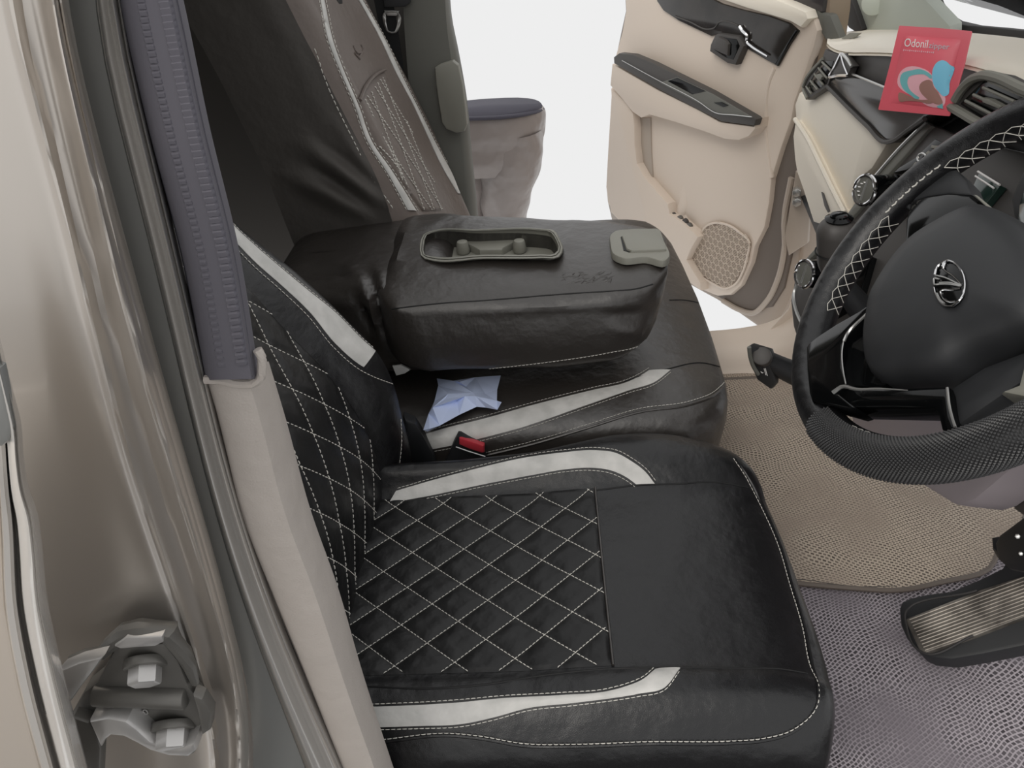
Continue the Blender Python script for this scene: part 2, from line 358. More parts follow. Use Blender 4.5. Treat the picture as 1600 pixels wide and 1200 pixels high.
band('highlit_flange', [([x-1 for x in b3l], .386), (mid(b3l, b3r, .22), .374), (mid(b3l, b3r, .42), .378), (mid(b3l, b3r, .55), .381), (mid(b3l, b3r, .78), .374), ([x+2 for x in b3r], .386)], M['paint_highlight'], pil, m=5)
obj('jamb_strip', thick(surf(np.array([lane(mid(b2r, b3l, .16), .3845), lane(mid(b2r, b3l, .5), .3838), lane(mid(b2r, b3l, .93), .3845)]), 9, 60), (0, -1, 0), .004), M['paint_dark'], pil)
# ribbed rubber door seal: a lipped strip, each rib a little roll across it
sl = cr([(180, -30), (185, 0), (230, 200), (283, 400), (320, 594)], 80); sr = cr([(273, -30), (280, 0), (322, 200), (370, 400), (401, 592)], 80)
G = []
for i in range(80):
    row = []
    for t, Y in [(0, .392), (.03, .380), (.12, .3725), (.3, .3705), (.45, .3695), (.56, .3690), (.72, .3685), (.9, .3690), (.975, .376), (1, .40)]:
        p = sl[i]*(1-t)+sr[i]*t; row.append(P(p[0], p[1], 'Y', Y))
    G.append(row)
seal = obj('door_seal', thick(np.array(ext(G, .3, 0)), (0, -1, 0), .005), M['rubber'], pil, angle=60)
ribs = []
for i in range(56):
    t0 = 2+i*75/56
    a = np.array([np.interp(t0, range(80), sl[:, c]) for c in (0, 1)]); b = np.array([np.interp(t0, range(80), sr[:, c]) for c in (0, 1)])
    for (u0, u1, Y, r) in ((.66, .88, .3692, .0026), (.30, .48, .3706, .0017)):
        q = [a*(1-u)+b*u+np.array((0, 2.5*math.sin(5*u))) for u in (u0, u0+.03, (u0+u1)/2, u1-.03, u1)]
        ribs.append(tube([P(x, y, 'Y', Y) for x, y in q], [r*.3, r, r, r, r*.3], 6))
obj('seal_rib', join(*ribs), M['rubber'], seal, stuff=True)
# grey beige inner trim below the seal
tl = cr([(320, 592), (333, 633), (350, 700), (374, 800), (426, 933), (474, 1050), (534, 1200), (560, 1262)], 60)
tr = cr([(416, 572), (420, 585), (442, 658), (481, 800), (528, 933), (562, 1050), (611, 1200), (632, 1262)], 60)
G = []
for i in range(60):
    row = []
    for t, Y in [(0, .40), (.03, .384), (.12, .379), (.4, .378), (.66, .381), (.84, .392), (.96, .412), (1, .445)]:
        p = tl[i]*(1-t)+tr[i]*t; row.append(P(p[0], p[1], 'Y', Y))
    G.append(row)
pt = obj('pillar_trim', thick(np.array(ext(G, 0, .35)), (0, -1, 0), .006), M['trim_beige'], pil, angle=50)
lip = [(320, 593), (345, 594), (375, 600), (397, 598), (407, 590), (409, 575), (408, 556), (402, 546)]
obj('trim_lip', tube([P(x, y, 'Y', .377) for x, y in cr(lip, 40)], .0028, 8), M['trim_beige'], pt)

# rear door of the near side, swung open at the left edge ------------------------------------------------------------------
rd = thing('rear_door', 'silver grey edge of the opened rear door at the far left', 'car door', P(20, 1100, 'Y', .27))
el = cr([(-30, 560), (-14, 640), (-6, 700), (-2, 760), (2, 833), (7, 950), (27, 1067), (63, 1205), (90, 1300)], 70); er = cr([(-4, 540), (14, 610), (29, 672), (32, 715), (40, 765), (54, 805), (61, 850), (70, 940), (90, 1033), (111, 1117), (134, 1205), (156, 1300)], 70)
G = []
for i in range(70):
    row = []
    for t, Y in [(0, .286), (.06, .270), (.22, .271), (.33, .292), (.43, .292), (.5, .266), (.78, .261), (.95, .272), (1, .30)]:
        p = el[i]*(1-t)+er[i]*t; row.append(P(p[0], p[1], 'Y', Y))
    G.append(row)
obj('door_edge', thick(np.array(ext(G, .12, .25)), (0, -1, 0), .003), M['paint_silver'], rd, angle=50)
skin = [(-160, 560), (-20, 600), (-6, 735), (0, 833), (6, 950), (27, 1067), (62, 1205), (85, 1300), (-160, 1300)]
obj('door_skin', prism([P(x, y, 'Y', .279) for x, y in skin], .004, (0, -1, 0), .002), M['paint_light'], rd)
obj('shading_skin', rbox((-.665, -.12, .22), (.05, .84, .70), .02, (nrm((.94, .34, 0)), nrm((-.34, .94, 0)), np.array((0, 0, 1.)))), M['paint'], rd)  # out-of-frame door slab, added to shade the lower pillar
obj('edge_latch_cover', prism([P(x, y, 'Y', .262) for x, y in [(-30, 560), (1, 575), (9, 613), (12, 640), (18, 668), (15, 688), (2, 700), (-30, 690)]], .004, (0, -1, 0), .002), M['paint_dark'], rd)

# door hinge -----------------------------------------------------------------------------------------------------------
R3 = zm(80, 950, 4.8)
def hp(L, Y): return [P(x, y, 'Y', Y) for x, y in R3(L)]
plate = hp([(340, 560), (480, 300), (560, 265), (760, 280), (840, 270), (900, 340), (955, 410), (1030, 600), (1100, 680), (1150, 860), (1085, 1010), (1075, 1090), (1020, 1120), (860, 1100), (700, 1040), (560, 900), (420, 850), (280, 860), (150, 800), (240, 640)], .333)
hg = part(obj('door_hinge', prism(plate, .014, (0, -1, 0), .002), M['steel_dark'], rd), 'dusty steel hinge with two hexagonal bolts')
obj('upper_flange', tube(hp([(150, 385), (260, 350), (380, 335), (470, 250), (560, 180), (680, 155), (800, 160), (880, 170), (920, 250), (990, 330), (1040, 430), (1080, 560)], .336), [.003, .0045, .005, .006, .007, .0075, .0065, .008, .006, .006, .005, .003], 10), M['steel_dark'], hg)
obj('folded_lip', prism(hp([(470, 290), (560, 225), (700, 222), (830, 215), (840, 260), (780, 290), (640, 300), (520, 310)], .327), .006, (0, -1, 0), .0015), M['steel'], hg)
obj('hinge_arm', prism(hp([(-10, 560), (70, 475), (200, 420), (390, 375), (300, 500), (220, 600), (130, 730), (60, 800), (-10, 830)], .318), .01, (0, -1, 0), .003), M['steel'], hg)
obj('lower_flange', prism(hp([(280, 860), (420, 835), (560, 860), (640, 920), (740, 1010), (860, 1050), (960, 1060), (1070, 1015), (1085, 1080), (1030, 1120), (880, 1115), (740, 1075), (640, 1020), (540, 970), (450, 960), (400, 1000), (370, 1060)], .318), .016, (0, -1, 0), .003), M['steel'], hg)
obj('lower_arm', prism(hp([(160, 830), (280, 870), (330, 930), (370, 1060), (360, 1300), (200, 1300)], .322), .01, (0, -1, 0), .003), M['steel_dark'], hg)
obj('pivot_barrel', cyl(P(*R3([(330, 650)])[0], 'Y', .331), P(*R3([(1015, 672)])[0], 'Y', .331), .0085, k=20, bev=.0015), M['steel_dark'], hg)
obj('stop_plate', prism(hp([(1060, 660), (1130, 690), (1200, 800), (1190, 920), (1130, 960), (1095, 780)], .328), .01, (0, -1, 0), .002), M['steel_dark'], hg)
for cx, cy, rr in ((668, 475, 115), (880, 945, 115)):
    c = P(*R3([(cx, cy)])[0], 'Y', .305); s = rr/4.8/FPX*np.linalg.norm(c-CAM)*.95
    ax = nrm((.16, -.86, -.42) if cy < 600 else (.12, -.86, -.42)); base = P(*R3([(cx+40, cy-50)])[0], 'Y', .331)
    obj('bolt', cyl(base, base+ax*(s*1.25), s*.98, k=6, bev=.0018), M['steel'], hg, angle=25)
    obj('washer', cyl(base-ax*.004, base+ax*.0025, s*1.3, k=28, bev=.001), M['steel_dark'], hg)
st = []
for row, (tx, y0) in enumerate((('0200', 800), ('NUR', 870))):
    a, b = P(*R3([(575, y0)])[0], 'Y', .3322), P(*R3([(745, y0-4)])[0], 'Y', .3322)
    v = text_vf(tx, 1.0); w = max(p[0] for p in v[0]); ex = nrm(b-a); k = np.linalg.norm(b-a)/w
    st.append(onto(v, a, ex*k*(.95 if row == 0 else .8), np.array((0, 0, 1.))*k, np.array((0, -1., 0))))
part(obj('stamped_lettering', join(*st), M['steel'], hg, smooth=False), 'worn raised casting marks')

# sill and kick panel on the passenger side ----------------------------------------------------------------------------
sec = [(1.545, .0), (1.56, .012), (1.575, .045), (1.59, .062), (1.62, .068), (1.68, .066), (1.70, .05), (1.70, -.06)]
G = []
for X, up, sh in [(-.4, 0, 0), (.1, 0, 0), (.40, 0, 0), (.47, .004, 0), (.53, .022, -.01), (.58, .06, -.02), (.62, .13, -.02), (.66, .25, -.02)]:
    G.append([(X, y+sh, z+up*(1 if z > .04 else .6)) for y, z in sec])
ts = obj('trim_1', thick(surf(np.array(G), 50, 24), (0, 0, 1), .01), M['beige'], None); struct(ts, 'beige door sill rising into the kick panel')
obj('sill_lip', tube([(x, 1.540, .010) for x in np.linspace(-.4, .54, 12)], .007, 8), M['brown_rubber'], ts)
kp = obj('trim_2', prism([P(x, y, 'Y', 1.63) for x, y in [(1196, 522), (1231, 484), (1246, 440), (1262, 405), (1330, 380), (1340, 560), (1262, 600), (1226, 572), (1196, 552)]], .05, (-.5, -.8, .1), .006), M['beige'], None); struct(kp, 'beige kick panel under the dashboard')
# passenger-side pillar
pl = thing('passenger_pillar', 'grey door pillar trim behind the passenger seat', 'pillar trim', (-.2, 1.93, .1))
a = cr([(628, -30), (633, 60), (640, 140), (655, 230), (675, 330), (690, 380)], 30); c = cr([(694, -30), (699, 50), (706, 100), (712, 160), (722, 240), (731, 330), (735, 380)], 30); b = cr([(701, -30), (706, 30), (716, 80), (729, 155), (737, 240), (746, 330), (750, 380)], 30)
G = []
for i in range(30):
    G.append([P(*a[i], 'Y', 1.99), P(*a[i], 'Y', 1.93), P(*(a[i]*.5+c[i]*.5), 'Y', 1.922), P(*c[i], 'Y', 1.925), P(*(c[i]*.4+b[i]*.6), 'Y', 1.94), P(*b[i], 'Y', 1.97), P(*b[i], 'Y', 2.01)])
obj('pillar_cover', thick(np.array(G), (0, -1, 0), .01), M['grey_dark'], pl, angle=50)
z4 = zm(560, 0, 3.53)
obj('height_adjuster', prism([P(x, y, 'Y', 1.895) for x, y in z4([(420, 375), (450, 355), (520, 335), (550, 360), (575, 470), (592, 600), (600, 690), (585, 725), (540, 735), (485, 715), (460, 680), (440, 560), (425, 450)])], .03, (0, -1, .1), .006), M['grey_plastic'], pl)
sb = thing('seat_belt', 'black seat belt with silver tongue hanging behind the passenger seat', 'seat belt', P(610, 60, 'Y', 1.9))
webG = np.array([[P(x+dx, y, 'Y', 1.915) for dx in (-14, -5, 5, 15)] for x, y in cr([(592, -30), (606, 40), (616, 110), (626, 190)], 14)])
obj('webbing', thick(webG, (0, -1, 0), .002), M['webbing'], sb)
obj('belt_guide', prism([P(x, y, 'Y', 1.905) for x, y in [(596, -20), (642, -20), (640, 6), (632, 11), (600, 12)]], .02, (0, -1, 0), .004), M['black_plastic'], sb)
tg = z4([(150, 70), (215, 70), (214, 160), (205, 176), (185, 180), (162, 172), (152, 150)])
obj('tongue', tube([P(x, y, 'Y', 1.905) for x, y in cr(tg, 40, closed=True)], .0042, 8, closed=True, flat=.5), M['satin'], sb)
obj('tongue_head', prism([P(x, y, 'Y', 1.905) for x, y in z4([(140, 58), (225, 62), (212, 88), (158, 88)])], .008, (0, -1, 0), .002), M['satin'], sb)
# front pillar, windscreen edge
ap = obj('trim_3', prism([P(x, y, 'X', .74) for x, y in [(1318, -30), (1430, -30), (1447, 0), (1484, 40), (1484, 55), (1346, 55)]], .04, (-.8, -.6, 0), .01), M['sage'], None); struct(ap, 'pale windscreen pillar trim above the dashboard')
obj('pillar_seal', prism([P(x, y, 'X', .725) for x, y in [(1294, -30), (1320, -30), (1347, 46), (1342, 54), (1326, 44), (1302, 5)]], .03, (-.8, -.6, 0), .004), M['rubber_black'], ap)
obj('round_cap', cyl(P(1366, 4, 'X', .735), P(1366, 4, 'X', .73), .026, k=24, bev=.002), M['sage'], ap)
ws = obj('trim_4', prism([P(x, y, 'X', .78) for x, y in [(1428, -30), (1440, -30), (1452, 4), (1464, 22), (1480, 32), (1510, 39), (1556, 43), (1620, 50), (1700, 62), (1700, 95), (1620, 76), (1520, 62), (1480, 52), (1450, 10)]], .03, (-1, 0, .1), .004), M['rubber_black'], None); struct(ws, 'black band along the foot of the windscreen')
wsp = np.array([(.80, 1.72, .79), (.80, .5, .82), (.22, .55, 1.24), (.22, 1.66, 1.24)])
gl = obj('window_1', prism(wsp, .005, nrm(np.cross(wsp[1]-wsp[0], wsp[3]-wsp[0]))), M['glass'], None, smooth=False); struct(gl, 'clear windscreen above the dashboard')

# ================================================================== FLOOR MATS
def mat_slab(name, px, z, t, mat, label):
    p = cr([P(x, y, 'Z', z)[:2] for x, y in px], 90, closed=True)
    r2, e = delaunay_2d_cdt([Vector(a) for a in p], [], [list(range(len(p)))], 1, 1e-6)[0:3:2], None
    o = obj(name, prism([(a[0], a[1], z) for a in p], t, (0, 0, 1), .003), mat); tag(o, label, 'floor mat'); obj('mat_shadow_line', tube([(a[0], a[1], z-.003) for a in p], .0045, 6, closed=True), M['brown_rubber'], o); return o  # dark tube round the edge stands in for the mat's shadow line
mat_slab('floor_mat', [(1140, 580), (1246, 585), (1340, 600), (1500, 690), (1562, 742), (1600, 790), (1592, 830), (1560, 860), (1548, 885), (1470, 908), (1410, 920), (1330, 917), (1240, 909), (1160, 900), (1120, 780)], .014, .013, M['mat_upper'], 'brownish net-textured floor mat under the steering wheel, nearer the middle of the car')
mat_slab('floor_mat', [(1180, 896), (1330, 905), (1420, 906), (1560, 860), (1660, 880), (1660, 1260), (1200, 1260)], .006, .0055, M['mat_lower'], 'mauve grey net-textured floor mat beside the driver seat under the pedal')
dm = obj('mat_edge_shade', tube([P(x, y, 'Z', .009) for x, y in cr([(1225, 907), (1262, 909), (1300, 915), (1340, 919), (1400, 918)], 30)], .0055, 6), M['rubber_black'], bpy.data.objects['floor_mat'])  # black tube stands in for the shade in the groove between mats
# ================================================================== DRIVER SEAT
DZ = np.array([(.44, .245), (.468, .262), (.478, .274), (.49, .288), (.51, .303), (.53, .306), (.5455, .2985), (.56, .297), (.62, .295), (.70, .294), (.80, .297), (.832, .298), (.847, .302), (.865, .317), (.885, .331), (.91, .336), (.935, .332), (.955, .32), (.972, .302), (.985, .275), (1.0, .25)])
def zcush(X, Y):
    z = np.interp(Y, DZ[:, 0], DZ[:, 1]); w = .004
    z = (z+np.interp(Y-w, DZ[:, 0], DZ[:, 1])+np.interp(Y+w, DZ[:, 0], DZ[:, 1]))/3
    b = max(0, (X-.15)/.15); z += .006*math.sin(min(1, max(0, (X+.05)/.25))*math.pi)-.0; z -= .03*b**3
    far = max(0, (Y-.86)/.1); z -= .05*far*max(0, (X-.1)/.2)**2
    return z
def xfront(Y): return .296-.055*abs((Y-.70)/.27)**3.2
def ytaper(X, Y): return Y if Y < .862 else .862+(Y-.862)*np.interp(X, [-.33, -.15, -.02, .08, .18], [.40, .44, .62, .90, 1.0])
NX, NY = 64, 70
G = []
for j in range(NY):
    Y = .472+(.978-.472)*j/(NY-1); row = []
    for i in range(NX):
        u = i/(NX-1); X = -.33+(xfront(Y)+.33)*u; row.append((X, ytaper(X, Y), zcush(X, Y)))
    xe, ye, ze = row[-1]
    for dx, dz in ((.010, -.010), (.015, -.028), (.014, -.07), (.006, -.12), (-.005, -.16), (-.03, -.20)): row.append((xe+dx, ye, ze+dz))
    G.append(row)
G = np.array(G)
def skirt(r, s):                          # side walls
    out = []
    for dy, dz in ((.006, -.012), (.010, -.03), (.010, -.07), (.002, -.12), (-.012, -.17)):
        q = r.copy(); q[:, 1] += s*dy; q[:, 2] = np.maximum(q[:, 2]+dz, .08); 
        q[NX:, 0] -= .012*np.arange(1, len(r)-NX+1)/4; out.append(q)
    return out
G = np.stack(skirt(G[0], -1)[::-1]+list(G)+skirt(G[-1], 1))
ds = thing('driver_seat', 'black quilted leather driver seat with silver white stripes in the foreground', 'car seat', (0, .72, 0))
cu_vf = grid(G); cushion = obj('seat_cushion', cu_vf, M['leather'], ds, angle=60)
BC = bvh(cu_vf)
obj('seat_base', rbox((.0, .72, .075), (.52, .47, .13), .03), M['seat_base'], ds)
for yy in (.54, .88): obj('seat_rail', rbox((.0, yy, .012), (.5, .04, .022), .004), M['dark_plastic'], ds)
# quilted insert: lattice from the photo's crossings
LA = np.array((.0352, .0318)); LB = np.array((.0360, -.0288)); LO = np.array((-.209, .741)); LI = np.linalg.inv(np.array([LA, LB]).T)
def puff(ij, h):
    a = abs(math.sin(math.pi*ij[0])); b = abs(math.sin(math.pi*ij[1])); return h*(min(a, .75)*min(b, .75))**.6
Y0, Y1, X0, X1 = .5475, .8455, -.30, .049
G = []
for Y in np.linspace(Y0, Y1, 130):
    row = []
    for X in np.linspace(X0, X1, 150):
        e = min(Y-Y0, Y1-Y, X1-X); ed = min(1, e/.006)
        row.append((X, Y, zcush(X, Y)+.0004+ed*.0006+puff(LI@(np.array((X, Y))-LO), .0042)*ed))
    G.append(row)
G = np.array(G); G = np.concatenate([G[:1]-[0, 0, .004], G, G[-1:]-[0, 0, .004]]); G = np.concatenate([G, G[:, -1:]-[0, 0, .004]], 1)
qp_vf = grid(G); qp = obj('quilted_panel', qp_vf, M['leather_quilt'], ds, angle=60); BQ = bvh(qp_vf)
def lattice_lines(LO, LA, LB, inside, ks=range(-14, 15)):
    for base, d in ((LB, LA), (LA, LB)):
        for k in ks:
            t = np.linspace(-14, 14, 900); pts = LO+k*base+t[:, None]*d; ok = [inside(p) for p in pts]; run = []
            for p, q in zip(pts, ok):
                if q: run.append(p)
                elif len(run) > 6: yield np.array(run); run = []
                else: run = []
            if len(run) > 6: yield np.array(run)
S = []
for ln in lattice_lines(LO, LA, LB, lambda p: X0 < p[0] < X1-.001 and Y0+.001 < p[1] < Y1-.001):
    q = np.array([(a, b, zcush(a, b)+.0012) for a, b in ln]); S.append(dashes(q, np.tile((0, 0, 1.), (len(q), 1)), .0046, .0012, .00058, .0006, 5))
obj('quilt_stitching', join(*S), M['thread'], qp, stuff=True)
obj('front_seam', tube([(X1, Y, zcush(X1, Y)+.0018) for Y in np.linspace(Y0, Y1, 40)], .0016, 6), M['leather_sheen'], ds)
# long seams
R6 = zm(500, 750, 2.667); R8 = zm(900, 750, 2.667); R7 = zm(750, 300, 2.4)
far_seam = [(604, 804), (687, 793), (767, 784), (854, 773), (931, 766), (1000, 758), (1060, 756), (1112, 753), (1171, 762)]
near_seam = [(567, 1072), (661, 1076), (762, 1069), (837, 1057), (955, 1045), (1061, 1043.6), (1162, 1044), (1219, 1045), (1262, 1052)]
obj('side_seam', welt(BC, far_seam, 70, .0012), M['seam'], ds); obj('side_seam', welt(BC, near_seam, 70, .0012), M['seam'], ds)
wl_px = [(1150, 717), (1167, 742), (1189, 784), (1222, 859), (1237, 911), (1258, 982), (1270, 1042), (1278, 1072), (1276, 1106), (1237, 1144), (1192, 1157), (1140, 1161), (1012, 1162), (900, 1166), (819, 1165), (747, 1153), (702, 1149), (597, 1159)]
obj('edge_welt', welt(BC, wl_px, 160, .0022), M['leather'], ds)
obj('edge_stitching', sew(BC, [(x-5 if y < 1060 else x, y-4 if y > 1100 else y) for x, y in wl_px], 200, lift=.0014), M['thread'], ds, stuff=True)
ns_t = R6([(205, 945), (400, 938), (600, 925), (760, 910), (1000, 897), (1200, 880)])+[(980, 1072), (1004, 1062), (1024, 1046)]
ns_b = R6([(225, 1030), (400, 1025), (600, 1015), (720, 990), (870, 950), (1050, 930)])+[(999, 1084), (1036, 1076), (1063, 1044)]
obj('silver_stripe', ribbon(BC, ns_t, ns_b, 90), M['stripe'], ds)
fs_t = [(619, 767), (680, 749), (750, 731), (812, 717), (875, 708), (933, 704), (962, 708), (987, 721), (1008, 737), (1023, 756)]
fs_b = [(608, 787), (680, 773), (750, 758), (833, 742), (887, 733), (925, 731), (954, 735), (979, 746), (994, 757)]
obj('silver_stripe', ribbon(BC, fs_t, fs_b, 90), M['stripe'], ds)
S = [sew(BC, [(x, y-4) for x, y in ns_t], 150), sew(BC, [(x, y+4) for x, y in ns_b], 150), sew(BC, [(x+2, y-4) for x, y in fs_t], 150), sew(BC, [(x-2, y+4) for x, y in fs_b], 150)]
obj('stripe_stitching', join(*S), M['thread'], ds, stuff=True)

# backrest: the bolster edge line X(z), insert set back behind it
BX = np.array([(.15, -.26), (.26, -.238), (.30, -.236), (.38, -.239), (.44, -.243), (.484, -.253), (.55, -.292), (.614, -.337), (.713, -.421), (.85, -.520), (1.0, -.60), (1.12, -.66)])
IX = np.array([(.15, -.30), (.30, -.277), (.416, -.282), (.523, -.322), (.584, -.358), (.633, -.384), (.75, -.455), (.85, -.525), (1.0, -.605), (1.12, -.66)])
bxs = cr(BX, 120); ixs = cr(IX, 120)
def xb(z): return np.interp(z, bxs[:, 0], bxs[:, 1])
def xi(z): return np.interp(z, ixs[:, 0], ixs[:, 1])
def yin(z): return np.interp(z, [.30, .5, .7, 1.0], [.868, .872, .875, .88])
G = []
for z in np.linspace(.20, 1.1, 90):
    a, b, y1 = xb(z), xi(z), yin(z)
    sec = [(b-.14, .47), (b-.05, .458), (a-.02, .462), (a-.003, .476), (a-.004, .50), (b+.003, .545), (b, .60), (b-.006, .70), (b, .80), (b+.003, y1), (b*.45+a*.55+.004, y1+.03), (a+.0005, .942), (a-.004, .956), (a-.02, .966), (b-.05, .972), (b-.14, .96)]
    G.append([(x, y, z) for x, y in cr(sec, 64)])
G = np.array(G); back_vf = grid(G); obj('backrest', back_vf, M['leather'], ds, angle=60); BB = bvh(back_vf)
# quilted panel on the backrest
r5 = zm(400, 300, 2.4)
o3 = np.array([hit(BB, *p)[0] for p in r5([(125, 740), (330, 850), (260, 1075)])])
LO2 = o3[0, 1:]; LB2 = (o3[1, 1:]-LO2)/2; LA2 = (o3[2, 1:]-LO2)/2; LI2 = np.linalg.inv(np.array([LA2, LB2]).T)
print('back lattice', LO2, LA2, LB2)
sx = np.array([[hit(BB, np.interp(y, r[:, 1], r[:, 0]), y)[0] for y in r[:, 1]] for r in [np.array([(400, 467), (442, 517), (500, 575), (537, 629), (567, 671), (580, 702), (587, 740)])]])[0]
print('back quilt edge', np.round(sx, 3).tolist())
zs = np.linspace(.27, .80, 150); G = []
secs = {}
def backx(Y, z):
    a, b, y1 = xb(z), xi(z), yin(z)
    return np.interp(Y, [.5, .545, .60, .70, .80, y1, y1+.03, .942], [a-.004, b+.003, b, b-.006, b, b+.003, b*.45+a*.55+.004, a+.0005])
for z in zs:
    row = []; y1 = yin(z)-.002
    for Y in np.linspace(.545, y1, 110):
        ed = min(1, min(Y-.545, y1-Y)/.006); row.append((backx(Y, z)+.0025+ed*.001+puff(LI2@(np.array((Y, z))-LO2), .0045)*ed, Y, z))
    G.append([(row[0][0]-.008, row[0][1], z)]+row+[(row[-1][0]-.008, row[-1][1], z)])
qb = obj('quilted_panel', grid(G), M['leather_quilt'], ds, angle=60)
S = []
for ln in lattice_lines(LO2, LA2, LB2, lambda p: .272 < p[1] < .79 and .547 < p[0] < yin(p[1])-.003):
    q = np.array([(backx(a, b)+.0034, a, b) for a, b in ln]); S.append(dashes(q, np.tile((1., 0, 0), (len(q), 1)), .0052, .0018, .00065, .0006, 5))
obj('quilt_stitching', join(*S), M['thread'], qb, stuff=True)
bs_o = [(345, 326), (372, 356), (400, 382), (442, 418), (483, 452), (525, 486), (567, 528), (603, 562), (618, 590)]
bs_i = [(340, 346), (368, 378), (400, 411), (442, 448), (483, 487), (525, 538), (567, 573), (587, 583), (616, 594)]
obj('silver_stripe', ribbon(BB, [(x-2, y+2) for x, y in bs_o], bs_i, 80), M['stripe'], ds)
S = [sew(BB, [(x-3, y+6) for x, y in bs_i], 150), sew(BB, [(x-2, y) for x, y in bs_o], 150), sew(BB, [(626, 655), (627, 690), (623, 728), (616, 760)], 60)]
obj('stripe_stitching', join(*S), M['thread'], ds, stuff=True)
obj('recliner_cover', prism([P(x, y, 'Y', .985) for x, y in [(632, 655), (650, 662), (664, 684), (679, 712), (688, 740), (680, 756), (640, 764), (618, 774), (612, 740), (624, 700)]], .03, (.2, -1, .2), .008), M['black_plastic'], ds)

# ================================================================== PASSENGER BENCH SEAT
ps = thing('passenger_seat', 'black leather passenger bench seat with silver white stripes on the far side', 'car seat', (0, 1.4, 0))
PZ = np.array([(.99, .255), (1.005, .285), (1.015, .296), (1.03, .303), (1.06, .312), (1.11, .317), (1.16, .317), (1.3, .322), (1.45, .326), (1.55, .326), (1.65, .328), (1.74, .332), (1.79, .330), (1.82, .312), (1.835, .28)])
def zp(X, Y):
    w = .006; z = sum(np.interp(Y+d, PZ[:, 0], PZ[:, 1]) for d in (-w, 0, w))/3
    return z-.035*max(0, (X-.14)/.16)**3+.004*math.sin(max(0, min(1, (X+.05)/.3))*math.pi)
def xfp(Y): return np.interp(Y, [1.0, 1.03, 1.06, 1.10, 1.16, 1.3, 1.45, 1.6, 1.7, 1.76, 1.80], [.20, .245, .268, .283, .293, .298, .297, .29, .280, .262, .225])
G = []
NX = 56
for Y in np.linspace(1.008, 1.83, 78):
    row = []; xe = xfp(Y)
    for i in range(NX): X = -.36+(xe+.36)*i/(NX-1); row.append((X, Y, zp(X, Y)))
    a = row[-1]
    for dx, dz in ((.008, -.008), (.014, -.026), (.015, -.06), (.008, -.11), (-.004, -.15), (-.03, -.19)): row.append((a[0]+dx, Y, a[2]+dz))
    G.append(row)
G = np.array(G); G = np.stack(skirt(G[0], -1)[::-1]+list(G)+skirt(G[-1], 1))
pc_vf = grid(G); obj('seat_cushion', pc_vf, M['leather_sheen'], ps, angle=60); BP = bvh(pc_vf)
obj('seat_base', rbox((.0, 1.4, .075), (.5, .70, .13), .03), M['seat_base'], ps)
pw = [(758, 712), (833, 694), (917, 669), (1000, 644), (1083, 631), (1117, 617), (1136, 594), (1133, 571), (1123, 542), (1108, 496), (1098, 458), (1083, 425), (1067, 392), (1042, 362), (1017, 349)]
obj('edge_welt', welt(BP, pw, 120, .0022), M['leather_sheen'], ps); obj('edge_stitching', sew(BP, [(x-1, y-5) for x, y in pw[:9]], 160, lift=.0012), M['thread'], ps, stuff=True)
obj('cross_seam', welt(BP, [(975, 596), (1042, 577), (1096, 567), (1132, 575)], 40, .0014), M['seam'], ps); obj('cross_seam', welt(BP, [(1046, 469), (1070, 469), (1096, 474)], 30, .0014), M['seam'], ps)
p_t = [(662, 679), (700, 668), (750, 656), (833, 633), (925, 610), (983, 596), (1008, 583), (1014, 579)]; p_b = [(673, 702), (700, 697), (750, 685), (812, 669), (917, 633), (983, 610), (1025, 596), (1048, 578)]
obj('silver_stripe', ribbon(BP, p_t, p_b, 70), M['stripe'], ps)
obj('stripe_stitching', join(sew(BP, [(x, y-4) for x, y in p_t], 120), sew(BP, [(x, y+4) for x, y in p_b], 120)), M['thread'], ps, stuff=True)
# passenger backrest
def xpb(z): return -.188-(z-.3)*.335
G = []
for z in np.linspace(.25, 1.15, 80):
    x = xpb(z); bl = np.interp(z, [.25, .4, .5, .62, .8, 1.15], [.075, .065, .05, .028, .012, .0]); lw = np.interp(z, [.3, .5, .7, .9, 1.1], [1.39, 1.40, 1.412, 1.418, 1.42])
    rw = np.interp(z, [.3, .42, .5, .58, .66, .76, .85, 1.1], [1.915, 1.93, 1.945, 1.945, 1.93, 1.905, 1.89, 1.88])
    sec = [(x-.20-bl, lw-.005), (x-.10, lw-.008), (x-.035, lw), (x-.008, lw+.022), (x, lw+.05), (x-.012, lw+.085), (x-.014, 1.62), (x-.012, rw-.10), (x-.002, rw-.055), (x-.01, rw-.02), (x-.04, rw), (x-.12, rw+.005)]
    G.append([(a, b, z) for a, b in cr(sec, 56)])
G = np.array(G); K = 14
pb_vf = grid(G); BPB = bvh(pb_vf); obj('backrest', grid(G[:, K-1:]), M['leather_lit'], ps, angle=60)
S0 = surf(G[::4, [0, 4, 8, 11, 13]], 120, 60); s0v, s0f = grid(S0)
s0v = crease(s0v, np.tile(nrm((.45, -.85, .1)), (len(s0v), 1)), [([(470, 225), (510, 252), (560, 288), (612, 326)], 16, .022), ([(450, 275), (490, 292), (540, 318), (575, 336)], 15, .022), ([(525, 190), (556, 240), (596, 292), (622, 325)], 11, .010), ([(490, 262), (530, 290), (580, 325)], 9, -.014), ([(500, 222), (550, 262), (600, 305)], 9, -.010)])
obj('backrest_side', ([tuple(a) for a in s0v], s0f), M['leather_shade'], ps, angle=80)
c4 = zm(400, 0, 3)
l_o = c4([(300, 0), (340, 200), (400, 350), (460, 490), (520, 660), (620, 820), (710, 985)]); l_i = c4([(317, 0), (360, 200), (412, 340), (480, 500), (540, 660), (640, 810), (750, 990)])
r_o = c4([(480, 0), (570, 160), (660, 350), (740, 500), (800, 630), (870, 780), (945, 908)]); r_i = c4([(497, 0), (600, 180), (690, 370), (770, 530), (850, 690), (920, 820), (956, 910)])
